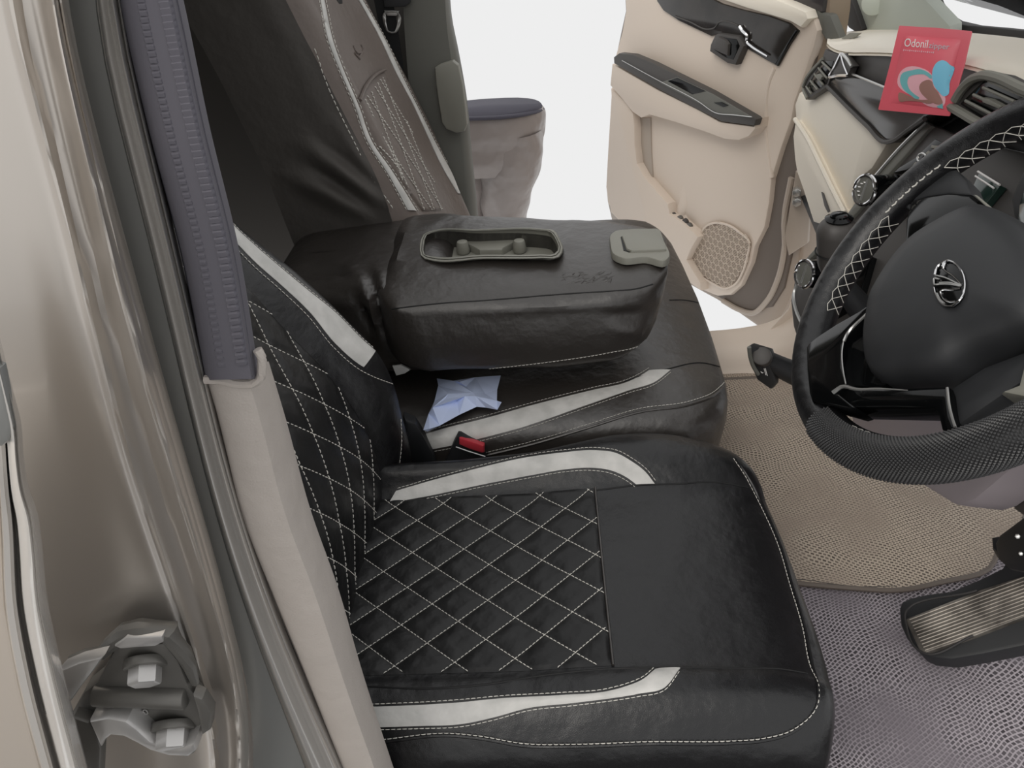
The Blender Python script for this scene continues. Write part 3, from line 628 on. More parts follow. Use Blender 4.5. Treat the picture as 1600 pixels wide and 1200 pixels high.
obj('silver_stripe', ribbon(BPB, l_o, l_i, 60, lift=.003), M['stripe'], ps); obj('silver_stripe', ribbon(BPB, r_o, r_i, 60, lift=.003), M['stripe'], ps)
arc = c4([(478, 470), (510, 400), (560, 345), (598, 326)]); ql = c4([(478, 470), (510, 580), (560, 680), (660, 830), (780, 995)]); qr = c4([(598, 326), (640, 430), (690, 545), (770, 710), (825, 830), (875, 995)])
n = 46; a, b = cr(ql, n), cr(qr, n); G = []; LP = np.array(((.036, .078), (.036, -.078))); LPI = np.linalg.inv(LP.T); LPO = np.array((1.6, .6))
for i in range(n):
    row = []
    for j in range(22):
        t = j/21; q = a[i]*(1-t)+b[i]*t; h = hit(BPB, q[0], q[1]-(6*math.sin(math.pi*t) if i == 0 else 0)); ed = 1 if 0 < j < 21 and 0 < i < n-1 else -.6
        row.append(h[0]+np.array((1, 0, 0))*(.003*ed+.002*puff(LPI@(h[0][1:]-LPO), 1)*(ed > 0)))
    G.append(row)
pqv = grid(G); pq = obj('quilted_panel', pqv, M['leather_lit'], ps, angle=60); BPQ = bvh(pqv)
ylo = np.array([[g[0][2], g[0][1], g[-1][1]] for g in G])[::-1]
S = []
QP = np.vstack([cr(ql, 30), cr(qr, 30)[::-1]]); QP = QP.mean(0)+(QP-QP.mean(0))*.97
def onback(Y, z):
    l = BPB.ray_cast(Vector((.5, Y, z)), Vector((-1, 0, 0)))[0]
    return l is not None and ing(*proj([tuple(l)])[0], QP)
for ln in lattice_lines(LPO, LP[0], LP[1], lambda p: .35 < p[1] < .85 and 1.4 < p[0] < 1.93 and onback(p[0], p[1]), range(-9, 10)):
    q = []
    for Y, z in ln:
        l = BPB.ray_cast(Vector((.5, Y, z)), Vector((-1, 0, 0)))[0]
        if l: q.append(np.array(l)+(.0038, 0, 0))
    if len(q) > 4: q = np.array(q); S.append(dashes(q, np.tile((1., 0, 0), (len(q), 1)), .007, .0022, .0012, .0008, 5))
obj('quilt_stitching', join(*S), M['thread'], pq, stuff=True)
obj('arch_seam', tube([h[0]+np.array((.004, 0, 0)) for h in (hit(BPB, *p) for p in cr(arc, 30)) if h], .0035, 6), M['leather_lit'], ps)
S = [sew(BPB, [(x-2, y) for x, y in l_o], 120, dash=.007, gap=.003, r=.0008), sew(BPB, [(x+2, y) for x, y in r_i], 120, dash=.007, gap=.003, r=.0008), sew(BPB, c4([(270, 230), (340, 420), (400, 550), (450, 650), (540, 830), (640, 980)]), 120, dash=.008, gap=.003, r=.001, lift=.006), sew(BPB, [(x+3, y) for x, y in l_i], 120, dash=.007, gap=.003, r=.0008)]
obj('stripe_stitching', join(*S), M['thread'], ps, stuff=True)
h = hit(BPB, 528, -4); obj('headrest_socket', cyl(h[0]-np.array((.01, 0, 0)), h[0]+np.array((.004, 0, 0)), .022, k=20, bev=.003), M['black_plastic'], ps)
lg = []
for L in ([(455, 215), (475, 250), (500, 245)], [(480, 270), (500, 235), (490, 210)], [(460, 250), (485, 278)]):
    q = [hit(BPB, *p) for p in cr(c4(L), 8)]; lg.append(tube([a[0]+a[1]*.001 for a in q], .0022, 5))
part(obj('embossed_mark', join(*lg), M['leather_lit'], ps), 'small embossed mark on the upper backrest')

# ================================================================== FOLDED MIDDLE BACKREST USED AS ARMREST
ar = thing('armrest', 'folded down black leather armrest with grey cup tray between the seats', 'armrest', (-.05, 1.25, .36))
bm = bmesh.new(); bmesh.ops.create_cube(bm, size=2); bmesh.ops.bevel(bm, geom=list(bm.edges), offset=.26, segments=5, profile=.55, affect='EDGES')
v, f = bmvf(bm); bm = bmesh.new(); vs = [bm.verts.new(a) for a in v]
for q in f: bm.faces.new([vs[i] for i in q])
bmesh.ops.subdivide_edges(bm, edges=[e for e in bm.edges if e.calc_length() > .5], cuts=30, use_grid_fill=True)
v, f = bmvf(bm); V = []
for x, y, z in v:
    s = (x+1)/2; X = -.285+.482*s
    yn = np.interp(s, [0, .05, .8, .93, 1], [1.085, 1.072, 1.076, 1.092, 1.12]); yf = np.interp(s, [0, .5, .8, .93, 1], [1.445, 1.405, 1.36, 1.315, 1.265])
    zb = np.interp(s, [0, .15, .6, .85, 1], [.392, .371, .362, .372, .412]); zt = np.interp(s, [0, .3, .6, .9, 1], [.525, .517, .512, .517, .524])
    t = (y+1)/2; zt += .006*math.sin(math.pi*t) - .012*(1-t)**6
    X += (.018*(1-t) if s > .5 else 0)*((s-.5)*2)**3*(-1)+(.02*(.5-(z+1)/2)*-1*max(0, (s-.6)/.4))
    zz = zb+(zt-zb)*(z+1)/2
    wr = .0022*math.sin(38*X+9*t)*math.exp(-((s-.1)/.12)**2)+.0015*math.sin(26*(X+t*.3))*math.exp(-((s-.95)/.12)**2)
    V.append((X, yn+(yf-yn)*t+(-.008*math.sin(math.pi*(z+1)/2) if y < -.5 else 0)+wr, zz+wr))
V = np.array(V); 
V = crease(V, np.tile((0, 0, 1.), (len(V), 1)), [([(655, 345), (640, 362), (625, 400), (618, 430)], 9, .007), ([(640, 372), (600, 400), (590, 430)], 10, -.006), ([(700, 338), (680, 350), (655, 362)], 7, .005), ([(900, 345), (890, 370), (885, 400)], 8, .004)])
V = crease(V, np.tile((0, -1., 0), (len(V), 1)), [([(960, 515), (1000, 520), (1045, 530)], 9, .006), ([(950, 495), (990, 492), (1040, 485)], 10, -.006), ([(700, 490), (850, 478), (1000, 474)], 10, .003)])
V = [tuple(a) for a in V]
arm_vf = (V, f); arm = obj('padded_body', arm_vf, M['leather_sheen'], ar, angle=70); BA = bvh(arm_vf)
bm = bmesh.new(); bmesh.ops.create_cube(bm, size=2); bmesh.ops.bevel(bm, geom=list(bm.edges), offset=.36, segments=6, profile=.5, affect='EDGES')
bmesh.ops.subdivide_edges(bm, edges=[e for e in bm.edges if e.calc_length() > .4], cuts=26, use_grid_fill=True); bm.normal_update()
NN = [tuple(a.normal) for a in bm.verts]; v, f = bmvf(bm)
v = [(-.505+.33*(x+1)/2, 1.115+.33*(y+1)/2+.03*max(0, -x)*(y < 0), .335+.182*(z+1)/2-.015*max(0, -x)) for x, y, z in v]
v = crease(v, NN, [([(545, 425), (570, 448), (588, 490), (600, 545)], 9, .020), ([(590, 425), (602, 460), (606, 500)], 7, .018), ([(500, 425), (540, 445), (575, 490)], 8, .012), ([(468, 420), (510, 424), (560, 432)], 8, -.012), ([(575, 430), (590, 470), (600, 520)], 6, -.016), ([(530, 440), (560, 470), (585, 520)], 6, -.012)])
obj('hinge_cover', ([tuple(a) for a in v], f), M['leather_sheen'], ar, angle=80)
patch = obj('silver_patch', prism([P(x, y, 'Y', 1.10) for x, y in [(613, 572), (626, 570), (641, 578), (632, 584), (619, 587)]], .006, (0, -1, .3), .001), M['stripe'], ar)
# cup tray, sunk into the top
rA = zm(600, 330, 3.478)
inner = cr(rA([(222, 235), (218, 180), (235, 128), (270, 114), (500, 108), (860, 106), (900, 112), (930, 150), (945, 210), (930, 228), (850, 234), (540, 236), (260, 244)]), 60, closed=True)
outer = cr(rA([(196, 240), (190, 190), (214, 124), (260, 106), (500, 98), (870, 96), (925, 104), (955, 150), (975, 215), (955, 250), (860, 258), (540, 262), (250, 270), (212, 258)]), 60, closed=True)
def top(p, dz=0): return P(p[0], p[1], 'Z', .5262+dz)
boolean_cut(arm, prism([top(p)+[0, 0, .02] for p in inner], .065, (0, 0, 1)))
rim = []
for i in range(60):
    ci, co = inner[i], outer[i]
    rim.append([top(co, -.006), top(co, .0005), top(co*.8+ci*.2, .004), top(co*.5+ci*.5, .0035), top(co*.42+ci*.58, .0015), top(co*.3+ci*.7, .004), top(ci*.9+co*.1, .0035), top(ci, 0), np.array(top(ci))-[0, 0, .012], np.array(top(ci))-[0, 0, .034]])
rim.append(rim[0]); tray = obj('cup_tray', grid(rim), M['grey_plastic'], ar, angle=50)
lowc = [np.array(top(c))-[0, 0, .034] for c in inner]; obj('tray_floor', prism(lowc, .006, (0, 0, 1)), M['grey_plastic'], tray)
zb_ = .5262-.034
for cx, cy in ((432, 228), (738, 222)):
    b = P(*rA([(cx, cy)])[0], 'Z', zb_); obj('tray_knob', cyl(b, b+np.array((0, 0, .024)), .0125, .0105, k=20, bev=.004), M['grey_plastic'], tray)
obj('cup_divider', prism([P(x, y, 'Z', zb_+.014) for x, y in rA([(425, 160), (735, 150), (650, 195), (640, 208), (520, 210), (500, 198)])], .016, (0, 0, 1), .003), M['grey_plastic'], tray)
# release latch on the front end
lp = cr(rA([(1230, 125), (1250, 108), (1330, 95), (1420, 92), (1500, 100), (1520, 150), (1548, 250), (1540, 258), (1420, 246), (1290, 250), (1240, 222), (1230, 180)]), 50, closed=True)
latch = obj('latch_plate', prism([top(p, .006) for p in lp], .012, (0, 0, 1), .003), M['grey_plastic'], ar)
obj('latch_slot', prism([top(p, .0068) for p in rA([(1286, 140), (1305, 130), (1315, 200), (1345, 214), (1500, 204), (1500, 212), (1330, 222), (1302, 212)])], .004, (0, 0, 1)), M['seam'], latch)
obj('latch_lever', prism([top(p, .0105) for p in rA([(1292, 130), (1320, 114), (1490, 108), (1512, 150), (1535, 202), (1500, 206), (1345, 212), (1318, 200)])], .008, (0, 0, 1), .003), M['grey_plastic'], latch)
asm = [(612, 483), (650, 478), (700, 473), (750, 470), (800, 466), (860, 461), (900, 458), (950, 455), (1000, 450), (1020, 444)]
obj('top_seam', welt(BA, asm, 60, .0012), M['seam'], ar)
abm = [(655, 588), (700, 585), (760, 580), (860, 569), (950, 555), (1000, 543), (1020, 530)]
obj('seam_stitching', join(sew(BA, [(x, y-4) for x, y in abm], 120), sew(BA, [(553, 432), (575, 440), (590, 455)], 20)), M['thread'], ar, stuff=True)
wk = []
for k in range(46):
    cx = 880+rng.random()*75; cy = 425+rng.random()*17+(920-cx)*.02; a = rng.normal(-.5, .5); L = 4+rng.random()*6
    q = [hit(BA, cx+t*L*math.cos(a), cy+t*L*.5*math.sin(a)) for t in (-1, -.4, .4, 1)]
    if all(q): wk.append(tube([p[0]-p[1]*.0003 for p in q], [.0004, .0013, .0013, .0004], 5))
part(obj('leather_wrinkle', join(*wk), M['leather_sheen'], ar, stuff=True), 'wrinkled patch of leather')

# ================================================================== SMALL THINGS ON THE SEATS
pp = zm(600, 560, 5.455)
pts = [(450, 170, 3), (590, 190, 8), (780, 160, 3), (995, 145, 3), (965, 265, 3), (962, 360, 9), (1000, 372, 14), (965, 437, 6), (870, 420, 3), (790, 412, 5), (640, 480, 4), (475, 572, 3), (370, 625, 4), (335, 610, 8), (380, 470, 6), (430, 365, 6), (462, 230, 6),
       (550, 300, 16), (765, 295, 17), (690, 322, 17), (780, 322, 20), (415, 420, 18), (565, 262, 8), (700, 240, 5), (860, 300, 5), (620, 360, 8), (540, 450, 7), (390, 600, 12), (870, 370, 14), (520, 345, 15), (640, 200, 12)]
pxp = pp([(a, b) for a, b, c in pts]); N = 17
tri = delaunay_2d_cdt([Vector((x, -y)) for x, y in pxp], [(i, (i+1) % N) for i in range(N)]+[(17, 18), (18, 1), (17, 21), (19, 21), (20, 19), (20, 7), (20, 5)], [], 0, 1e-4)
V = []
for vv, src in zip(tri[0], tri[3]):
    hgt = pts[src[0]][2] if src else 8
    l = hit(BP, vv.x, -vv.y); V.append(P(vv.x, -vv.y, 'Z', .316+hgt*.0011))
outl = np.array(pxp[:N])
def inpoly(x, y):
    c = False
    for i in range(N):
        a, b = outl[i], outl[i-1]
        if (a[1] > y) != (b[1] > y) and x < (b[0]-a[0])*(y-a[1])/(b[1]-a[1])+a[0]: c = not c
    return c
Fc = [q for q in tri[2] if inpoly(sum(tri[0][i].x for i in q)/3, -sum(tri[0][i].y for i in q)/3)]
po = obj('paper_sheet', (V, Fc), M['paper'], smooth=False); md = po.modifiers.new('thickness', 'SOLIDIFY'); md.thickness = .0006; md.offset = -1
tag(po, 'crumpled pale blue sheet of paper lying under the armrest', 'paper')
bk = thing('belt_buckle', 'black seat belt buckle with red release button beside the driver seat', 'seat belt buckle', P(700, 735, 'Y', 1.0))
obj('buckle_body', prism([P(x, y, 'Y', .99) for x, y in [(709, 690), (714, 682), (718, 682), (756, 697), (760, 711), (750, 728), (738, 752), (688, 762), (684, 746)]], .026, (0, -1, .3), .004), M['black_plastic'], bk)
obj('release_button', prism([P(x, y, 'Y', .984) for x, y in pp([(640, 680), (660, 683), (850, 748), (856, 800), (835, 808), (720, 770), (640, 735)])], .02, (0, -1, .4), .002), M['red'], bk)
obj('bright_edge', tube([P(x, y, 'Y', .982) for x, y in pp([(612, 754), (720, 792), (862, 836)])], .0012, 6), M['satin'], bk)
# ================================================================== OPEN PASSENGER DOOR
DP = np.array((.627, 1.85, .4)); DU = nrm((-.387, .75, 0)); DN = nrm((-.75, -.387, 0))
def D(x, y, off=0): return PV(x, y, DP+DN*off, DN)
def dpoly(name, px, off, t, mat, parent, bev=.004, n=0, **k):
    q = cr(px, n, closed=True) if n else px
    return obj(name, prism([D(x, y, off) for x, y in q], t, DN, bev), mat, parent, **k)
dr = thing('front_door', 'beige passenger door swung open beyond the seats', 'car door', tuple(DP*np.array((1, 1, 0))))
r2 = zm(940, 0, 3.75); r3 = zm(940, 250, 3.636)
shell = [(974, -40), (977, 17), (971, 50), (961, 87), (957, 125), (954, 163), (949, 233), (946, 292), (948, 315), (956, 350), (1000, 400), (1060, 436), (1097, 457), (1119, 469), (1155, 491), (1182, 510), (1197, 520), (1213, 508), (1228, 482), (1243, 442), (1252, 390), (1262, 330), (1268, 250), (1278, 150), (1288, 80), (1296, 20), (1300, -40)]
dpoly('door_shell', shell, -.012, .06, M['beige_shell'], dr, .01)
band_ = [(974, -40), (977, 17), (962, 87), (950, 233), (950, 315), (1000, 395), (1094, 450), (1119, 463), (1150, 482), (1175, 486), (1205, 480), (1224, 450), (1235, 400), (1243, 330), (1252, 250), (1262, 150), (1280, 60), (1288, -40)]
dpoly('weatherstrip', band_, -.004, .03, M['brown_rubber'], dr, .006)
seal2 = cr(r3([(1080, 100), (1040, 330), (1040, 500), (1000, 680), (940, 800), (860, 870), (780, 850), (690, 800)]), 50)
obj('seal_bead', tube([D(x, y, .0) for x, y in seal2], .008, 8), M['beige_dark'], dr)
panel = [(974, -40), (977, 17), (971, 50), (961, 87), (957, 125), (954, 163), (949, 233), (946, 292), (949, 318), (1000, 392), (1060, 434), (1097, 454), (1119, 463), (1140, 462), (1157, 447), (1173, 412), (1179, 386), (1194, 356), (1201, 318), (1205, 280), (1220, 232), (1236, 187), (1241, 160), (1257, 115), (1271, 75), (1277, 48), (1272, 32), (1264, 20), (1231, 8), (1228, -40)]
dpoly('door_panel', panel, .012, .03, M['beige'], dr, .008, smooth=True)
# raised upper field and its front edge ridge
obj('edge_ridge', tube([D(x, y, .0085) for x, y in cr(r2([(1020, 398), (990, 470), (972, 570), (966, 720), (980, 890), (1000, 1040)]), 40)], .007, 10), M['beige'], dr)
dpoly('belt_rail', [(1097, -10), (1161, 12), (1233, 34), (1250, 44), (1262, 30), (1258, 18), (1231, 6), (1150, -25), (1090, -30)], .03, .03, M['cream'], dr, .008)
dpoly('quarter_glass', [(1226, -40), (1232, 1), (1284, 19), (1292, -40)], .0, .012, M['dark_glass'], dr, .002)
dpoly('glass_run', [(1275, -40), (1282, 19), (1297, 24), (1312, 60), (1300, 70), (1288, 60), (1262, 18), (1268, -40)], -.002, .02, M['grey_dark'], dr, .004)
gt = dpoly('gloss_trim', r2([(310, -30), (325, 10), (360, 62), (450, 122), (640, 212), (700, 196), (800, 215), (832, 275), (960, 350), (1028, 388), (1060, 330), (1100, 260), (1150, 183), (1098, 138), (980, 95), (830, 60), (700, 22), (600, -30)]), .019, .012, M['wood_black'], dr, .003)
dpoly('gloss_trim_end', r2([(1095, 262), (1150, 183), (1135, 172), (1085, 255), (1012, 375), (1028, 388)]), .0215, .006, M['gloss_black'], gt, .002)
obj('chrome_accent', tube([D(x, y, .024) for x, y in cr(r2([(810, 155), (828, 182), (850, 205), (852, 245), (880, 272), (930, 305), (972, 330)]), 30)], np.linspace(.0045, .0022, 30), 8), M['chrome'], gt)
obj('trim_groove', tube([D(x, y, .0195) for x, y in cr(r2([(430, 95), (520, 130), (620, 172), (660, 165), (690, 130), (740, 128), (800, 150)]), 30)], .002, 6), M['dark_plastic'], gt)
hb = dpoly('handle_bezel', r2([(680, 195), (800, 213), (832, 270), (782, 382), (735, 372), (630, 302), (636, 260), (662, 205)]), .032, .02, M['dark_plastic'], dr, .005)
dpoly('handle_recess', r2([(690, 215), (790, 230), (808, 270), (770, 350), (730, 340), (655, 292), (665, 240)]), .0335, .006, M['gloss_black'], hb, .002)
dpoly('door_handle', r2([(655, 240), (680, 215), (722, 235), (740, 260), (735, 330), (700, 315), (650, 290)]), .042, .016, M['dark_plastic'], hb, .005)
# armrest with switch panel
body = r2([(62, 375), (330, 528), (560, 640), (690, 715), (890, 742), (905, 700), (898, 755), (860, 800), (800, 822), (720, 815), (600, 770), (430, 715), (280, 672), (230, 690), (180, 655), (120, 580), (50, 500)])
dab = dpoly('door_armrest', body, .052, .05, M['beige'], dr, .012)
G = []
for t in np.linspace(0, 1, 14):           # top of the armrest runs out toward the cabin
    a = cr(r2([(78, 325), (440, 440), (660, 545), (893, 688)]), 14)[int(round(t*13))]; b = cr(r2([(74, 352), (330, 515), (680, 705), (893, 735)]), 14)[int(round(t*13))]
    G.append([D(*(a*(1-s)+b*s), .014+(.062-.014)*s) for s in (0, .15, .5, .85, 1)])
swt = r2([(70, 335), (100, 312), (180, 320), (300, 370), (440, 440), (640, 540), (893, 688), (905, 700), (892, 738), (700, 712), (560, 640), (330, 522), (72, 372)])
sp = dpoly('switch_panel', swt, .058, .02, M['dark_plastic'], dr, .003)
dpoly('panel_face', r2([(340, 485), (440, 452), (650, 552), (885, 690), (700, 672), (560, 600)]), .060, .006, M['grey_dark'], sp, .001)
dpoly('pull_cup', r2([(385, 475), (440, 455), (610, 535), (530, 553)]), .0612, .004, M['gloss_black'], sp, .001)
dpoly('window_switch', r2([(655, 602), (700, 598), (740, 618), (712, 628)]), .0625, .006, M['gloss_black'], sp, .0015)
obj('panel_bright_edge', tube([D(x, y, .0605) for x, y in cr(r2([(120, 355), (330, 470), (560, 590), (680, 665), (760, 672), (880, 685)]), 40)], .0012, 6), M['satin'], sp)
# map pocket
poc = r2([(50, 515), (100, 560), (150, 610), (182, 665), (190, 740), (192, 850), (205, 960), (250, 1040), (320, 1120), (385, 1195)])+r3([(378, 275), (384, 305), (450, 350), (520, 410), (545, 440), (500, 520), (480, 570), (560, 700), (560, 745), (300, 560), (50, 300)])+[(946, 292), (949, 233), (954, 150)]
dpoly('map_pocket', poc, .042, .034, M['beige'], dr, .008)
dpoly('pocket_shadow', r2([(182, 660), (240, 690), (285, 690), (290, 900), (300, 1060), (380, 1190), (385, 1260), (250, 1100), (190, 950)]), .0165, .006, M['beige_dark'], dr, .003)  # darker strip stands in for the shade inside the pocket
for k, (cx, cy) in enumerate(r3([(418, 318), (455, 335), (485, 352), (508, 376)])):
    a = D(cx, cy, .022); obj('pocket_clutter', cyl(a, a+DN*.012, .013, .012, k=14, bev=.003), M['steel_dark'] if k % 2 else M['dark_plastic'], dr)
obj('cup_rib', tube([D(x, y, .002) for x, y in cr(r2([(545, 980), (510, 1050), (495, 1130), (490, 1210)])+r3([(465, 300), (480, 350)]), 20)], np.linspace(.008, .034, 20), 14, flat=.6, up=DN), M['beige'], dr)
# speaker grille: rim, dark back, honeycomb of slotted cells
gp = r3([(600, 372), (628, 360), (720, 370), (790, 415), (838, 460), (830, 540), (800, 640), (760, 705), (700, 730), (640, 705), (560, 655), (520, 610), (488, 556), (520, 490), (560, 425)])
gq = cr(gp, 50, closed=True)
gr = dpoly('speaker_grille', gq, .0185, .01, M['grille_hole'], dr, .002)
obj('grille_rim', tube([D(x, y, .018) for x, y in gq], .0035, 6, closed=True), M['beige'], gr)
go = D(1122, 400, .0195); gv = np.array((0, 0, 1.)); def2 = np.array([[np.dot(D(x, y, .0195)-go, DU), np.dot(D(x, y, .0195)-go, gv)] for x, y in gq])
lo, hi = def2.min(0), def2.max(0); R_ = .0125; hexs, sl_ = [], []
i = 0; v = lo[1]
while v < hi[1]:
    u = lo[0]+(i % 2)*R_*.87
    while u < hi[0]:
        if ing(u, v, def2*.97):
            c = go+DU*u+gv*v; hexs.append(tube([c+R_*.97*(math.cos(a)*DU+math.sin(a)*gv) for a in np.arange(6)*math.pi/3+math.pi/6], .0013, 4, closed=True))
            for s in (-.55, -.28, 0, .28, .55): w = R_*.8*(1-.35*abs(s)); sl_.append(tube([c+DU*(-w)+gv*(s*R_*1.3), c+DU*w+gv*(s*R_*1.3)], .0009, 4))
        u += R_*1.74
    v += R_*1.5; i += 1
obj('honeycomb_mesh', join(*hexs, *sl_), M['grille'], gr, smooth=False, stuff=True)
# hinge side fittings
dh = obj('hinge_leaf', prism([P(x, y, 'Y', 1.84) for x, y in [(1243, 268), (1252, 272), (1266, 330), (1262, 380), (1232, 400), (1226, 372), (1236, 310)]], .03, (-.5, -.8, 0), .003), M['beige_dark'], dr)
for x, y, r in ((1247, 300, .011), (1247, 315, .011)): a = P(x, y, 'Y', 1.825); obj('bolt', cyl(a+[0, .012, 0], a+[-.006, -.008, 0], r, k=6, bev=.002), M['satin'], dh)

# ================================================================== DASHBOARD
da = thing('dashboard', 'cream and gloss black dashboard behind the steering wheel', 'dashboard', (.7, 1.2, 0))
FX = .57; FN = nrm((-.97, -.05, .2))
def F(x, y, off=0): return P(x, y, 'X', FX-off)
def fpoly(name, px, off, t, mat, parent=da, bev=.004, n=0, **k):
    q = cr(px, n, closed=True) if n else px
    return obj(name, prism([F(x, y, off) for x, y in q], t, (-1, 0, 0), bev), mat, parent, **k)
r4 = zm(1230, 0, 4); r5b = zm(1220, 250, 4.21)
obj('dash_core', rbox((.70, 1.12, .55), (.16, 1.20, .36), .02), M['black_plastic'], da)
# top pad: front lip on the face plane, back edge at the windscreen
fe = cr(r4([(248, 268), (270, 292), (310, 312), (380, 326), (500, 328), (650, 332), (800, 348), (950, 370), (1110, 402), (1300, 455), (1480, 520), (1700, 590)]), 50)
bp_ = cr(r4([(250, 262), (270, 240), (300, 222), (370, 200), (450, 188), (560, 186), (700, 186), (900, 192), (1150, 206), (1300, 220), (1480, 240), (1700, 268)]), 50)
G = []
for a, b in zip(fe, bp_):
    p0 = F(a[0], a[1], .012); q0 = P(b[0], b[1], 'X', .74); 
    G.append([p0+[.05, 0, .002], p0+[.003, 0, .0], p0, p0*.97+q0*.03+[0, 0, .006], p0*.8+q0*.2+[0, 0, .008], p0*.5+q0*.5+[0, 0, .006], q0, q0+[.02, 0, -.04]])
obj('top_pad', thick(np.array(G), (0, 0, 1), .005), M['cream'], da, angle=60)
fpoly('defroster_vent', r4([(335, 240), (390, 205), (455, 206), (420, 235), (365, 258)]), -.06, .004, M['grey_plastic'], da, .001)
# dark upper band under the pad
fpoly('upper_band', r4([(330, 322), (380, 330), (640, 336), (950, 372), (1110, 402), (1480, 520), (1700, 590), (1700, 900), (1060, 700), (900, 640), (600, 560), (400, 470), (390, 400)]), .004, .06, M['dark_plastic'], da, .004)
gtr = fpoly('gloss_trim', r4([(262, 500), (300, 480), (400, 462), (500, 500), (610, 545), (760, 600), (900, 650), (960, 670), (880, 735), (760, 810), (640, 895), (615, 885), (500, 780), (380, 665), (250, 535)]), .012, .05, M['wood_black'], da, .005)
obj('trim_highlight_edge', tube([F(x, y, .0135) for x, y in cr(r4([(390, 455), (500, 500), (610, 545), (760, 602)]), 20)], .002, 6), M['satin'], gtr)
obj('trim_lower_edge', tube([F(x, y, .013) for x, y in cr(r4([(252, 540), (380, 670), (500, 785), (618, 888), (660, 880), (760, 812), (860, 742)]), 40)], .004, 6), M['dark_plastic'], gtr)
ca = fpoly('chrome_wedge', r4([(330, 335), (345, 335), (408, 415), (395, 425), (380, 475), (365, 470), (300, 480), (268, 490), (262, 478)]), .02, .012, M['dark_plastic'], da, .001)
obj('chrome_outline', tube([F(x, y, .021) for x, y in cr(r4([(335, 335), (300, 410), (266, 482), (310, 474), (375, 472)]), 30)], .0026, 6), M['chrome'], ca)
obj('chrome_outline', tube([F(x, y, .021) for x, y in cr(r4([(335, 335), (352, 400), (380, 470)]), 20)], .0022, 6), M['chrome'], ca)
obj('chrome_outline', tube([F(x, y, .021) for x, y in cr(r4([(340, 335), (375, 372), (402, 415)]), 20)], .0026, 6), M['satin'], ca)
# side vent
def vent(name, outer, inner, slats, off, label, knob):
    v_ = fpoly(name, r4(outer), off, .04, M['dark_plastic'], da, .003); part(v_, label)
    fpoly('vent_duct', r4(inner), off+.001, .004, M['gloss_black'], v_, .0005)
    for a, b in slats: obj('vent_slat', tube([F(x, y, off+.004) for x, y in r4([a, b])], .002, 6), M['grey_plastic'], v_)
    fpoly('vent_knob', r4(knob), off+.008, .008, M['grey_plastic'], v_, .001)
    return v_
lv = vent('side_vent', [(92, 540), (125, 625), (250, 540), (275, 470), (330, 345), (235, 308), (215, 365), (110, 505)], [(118, 545), (140, 590), (245, 525), (262, 460), (290, 380), (222, 380)], [((118, 540), (150, 585)), ((145, 505), (190, 560)), ((170, 462), (225, 530)), ((195, 425), (250, 490)), ((218, 388), (272, 440))], .014, 'dark side vent with diagonal slats at the far end', [(180, 465), (200, 460), (216, 480), (205, 500), (188, 490)])
obj('vent_frame', tube([F(x, y, .016) for x, y in cr(r4([(222, 366), (110, 510), (100, 545), (125, 615)]), 24)], .0035, 6), M['grey_plastic'], lv)
cv = vent('centre_vent', [(1045, 640), (1075, 560), (1160, 480), (1230, 462), (1310, 480), (1480, 560), (1700, 640), (1700, 900), (1290, 790), (1200, 800), (1020, 690)], [(1080, 650), (1170, 560), (1235, 500), (1320, 510), (1480, 590), (1700, 680), (1700, 840), (1290, 760), (1200, 730)], [((1115, 630), (1300, 725)), ((1165, 592), (1420, 710)), ((1225, 548), (1420, 635)), ((1260, 505), (1600, 650))], .03, 'silver grey centre vent with long slats', [(1210, 610), (1260, 620), (1340, 665), (1320, 680), (1220, 640)])
obj('vent_frame', tube([F(x, y, .034) for x, y in cr(r4([(1050, 625), (1090, 560), (1165, 490), (1225, 472), (1310, 485), (1480, 560), (1640, 620)]), 40)], .006, 8), M['grey_plastic'], cv)
obj('vent_frame', tube([F(x, y, .034) for x, y in cr(r4([(1010, 660), (1080, 700), (1200, 770), (1300, 820)]), 24)], .006, 8), M['grey_plastic'], cv)
fpoly('vent_fairing', r4([(1280, 780), (1340, 700), (1420, 645), (1500, 615), (1700, 640), (1700, 800), (1400, 800)]), .05, .03, M['grey_plastic'], da, .008)
# cream lower face and glove box door
fpoly('lower_face', r4([(70, 572), (125, 625), (250, 540), (380, 668), (500, 785), (625, 892), (520, 1060), (430, 1130), (400, 1300), (330, 1420), (160, 1390), (100, 1200), (60, 1080), (45, 1000), (32, 850), (48, 740), (42, 650)]), 0, .09, M['cream'], da, .01)
gb = fpoly('glove_box_door', r4([(52, 752), (120, 850), (200, 1010), (290, 1200), (350, 1330), (380, 1400), (330, 1440), (160, 1390), (100, 1200), (58, 1080), (45, 1000), (34, 850)]), .012, .02, M['cream'], da, .006)
obj('glove_box_lip', tube([F(x, y, .014) for x, y in cr(r4([(50, 745), (120, 850), (200, 1010), (290, 1195), (360, 1330)]), 30)], .005, 8), M['cream'], gb)
fpoly('glove_box_slot', [(1283, 300), (1286, 302), (1296, 330), (1293, 332), (1288, 322)], .014, .004, M['dark_plastic'], gb, .0005)
fpoly('dash_underside', [(1245, 300), (1280, 340), (1330, 300), (1480, 200), (1700, 250), (1700, 700), (1480, 420), (1330, 390), (1275, 372)], -.05, .10, M['black_plastic'], da, .01)
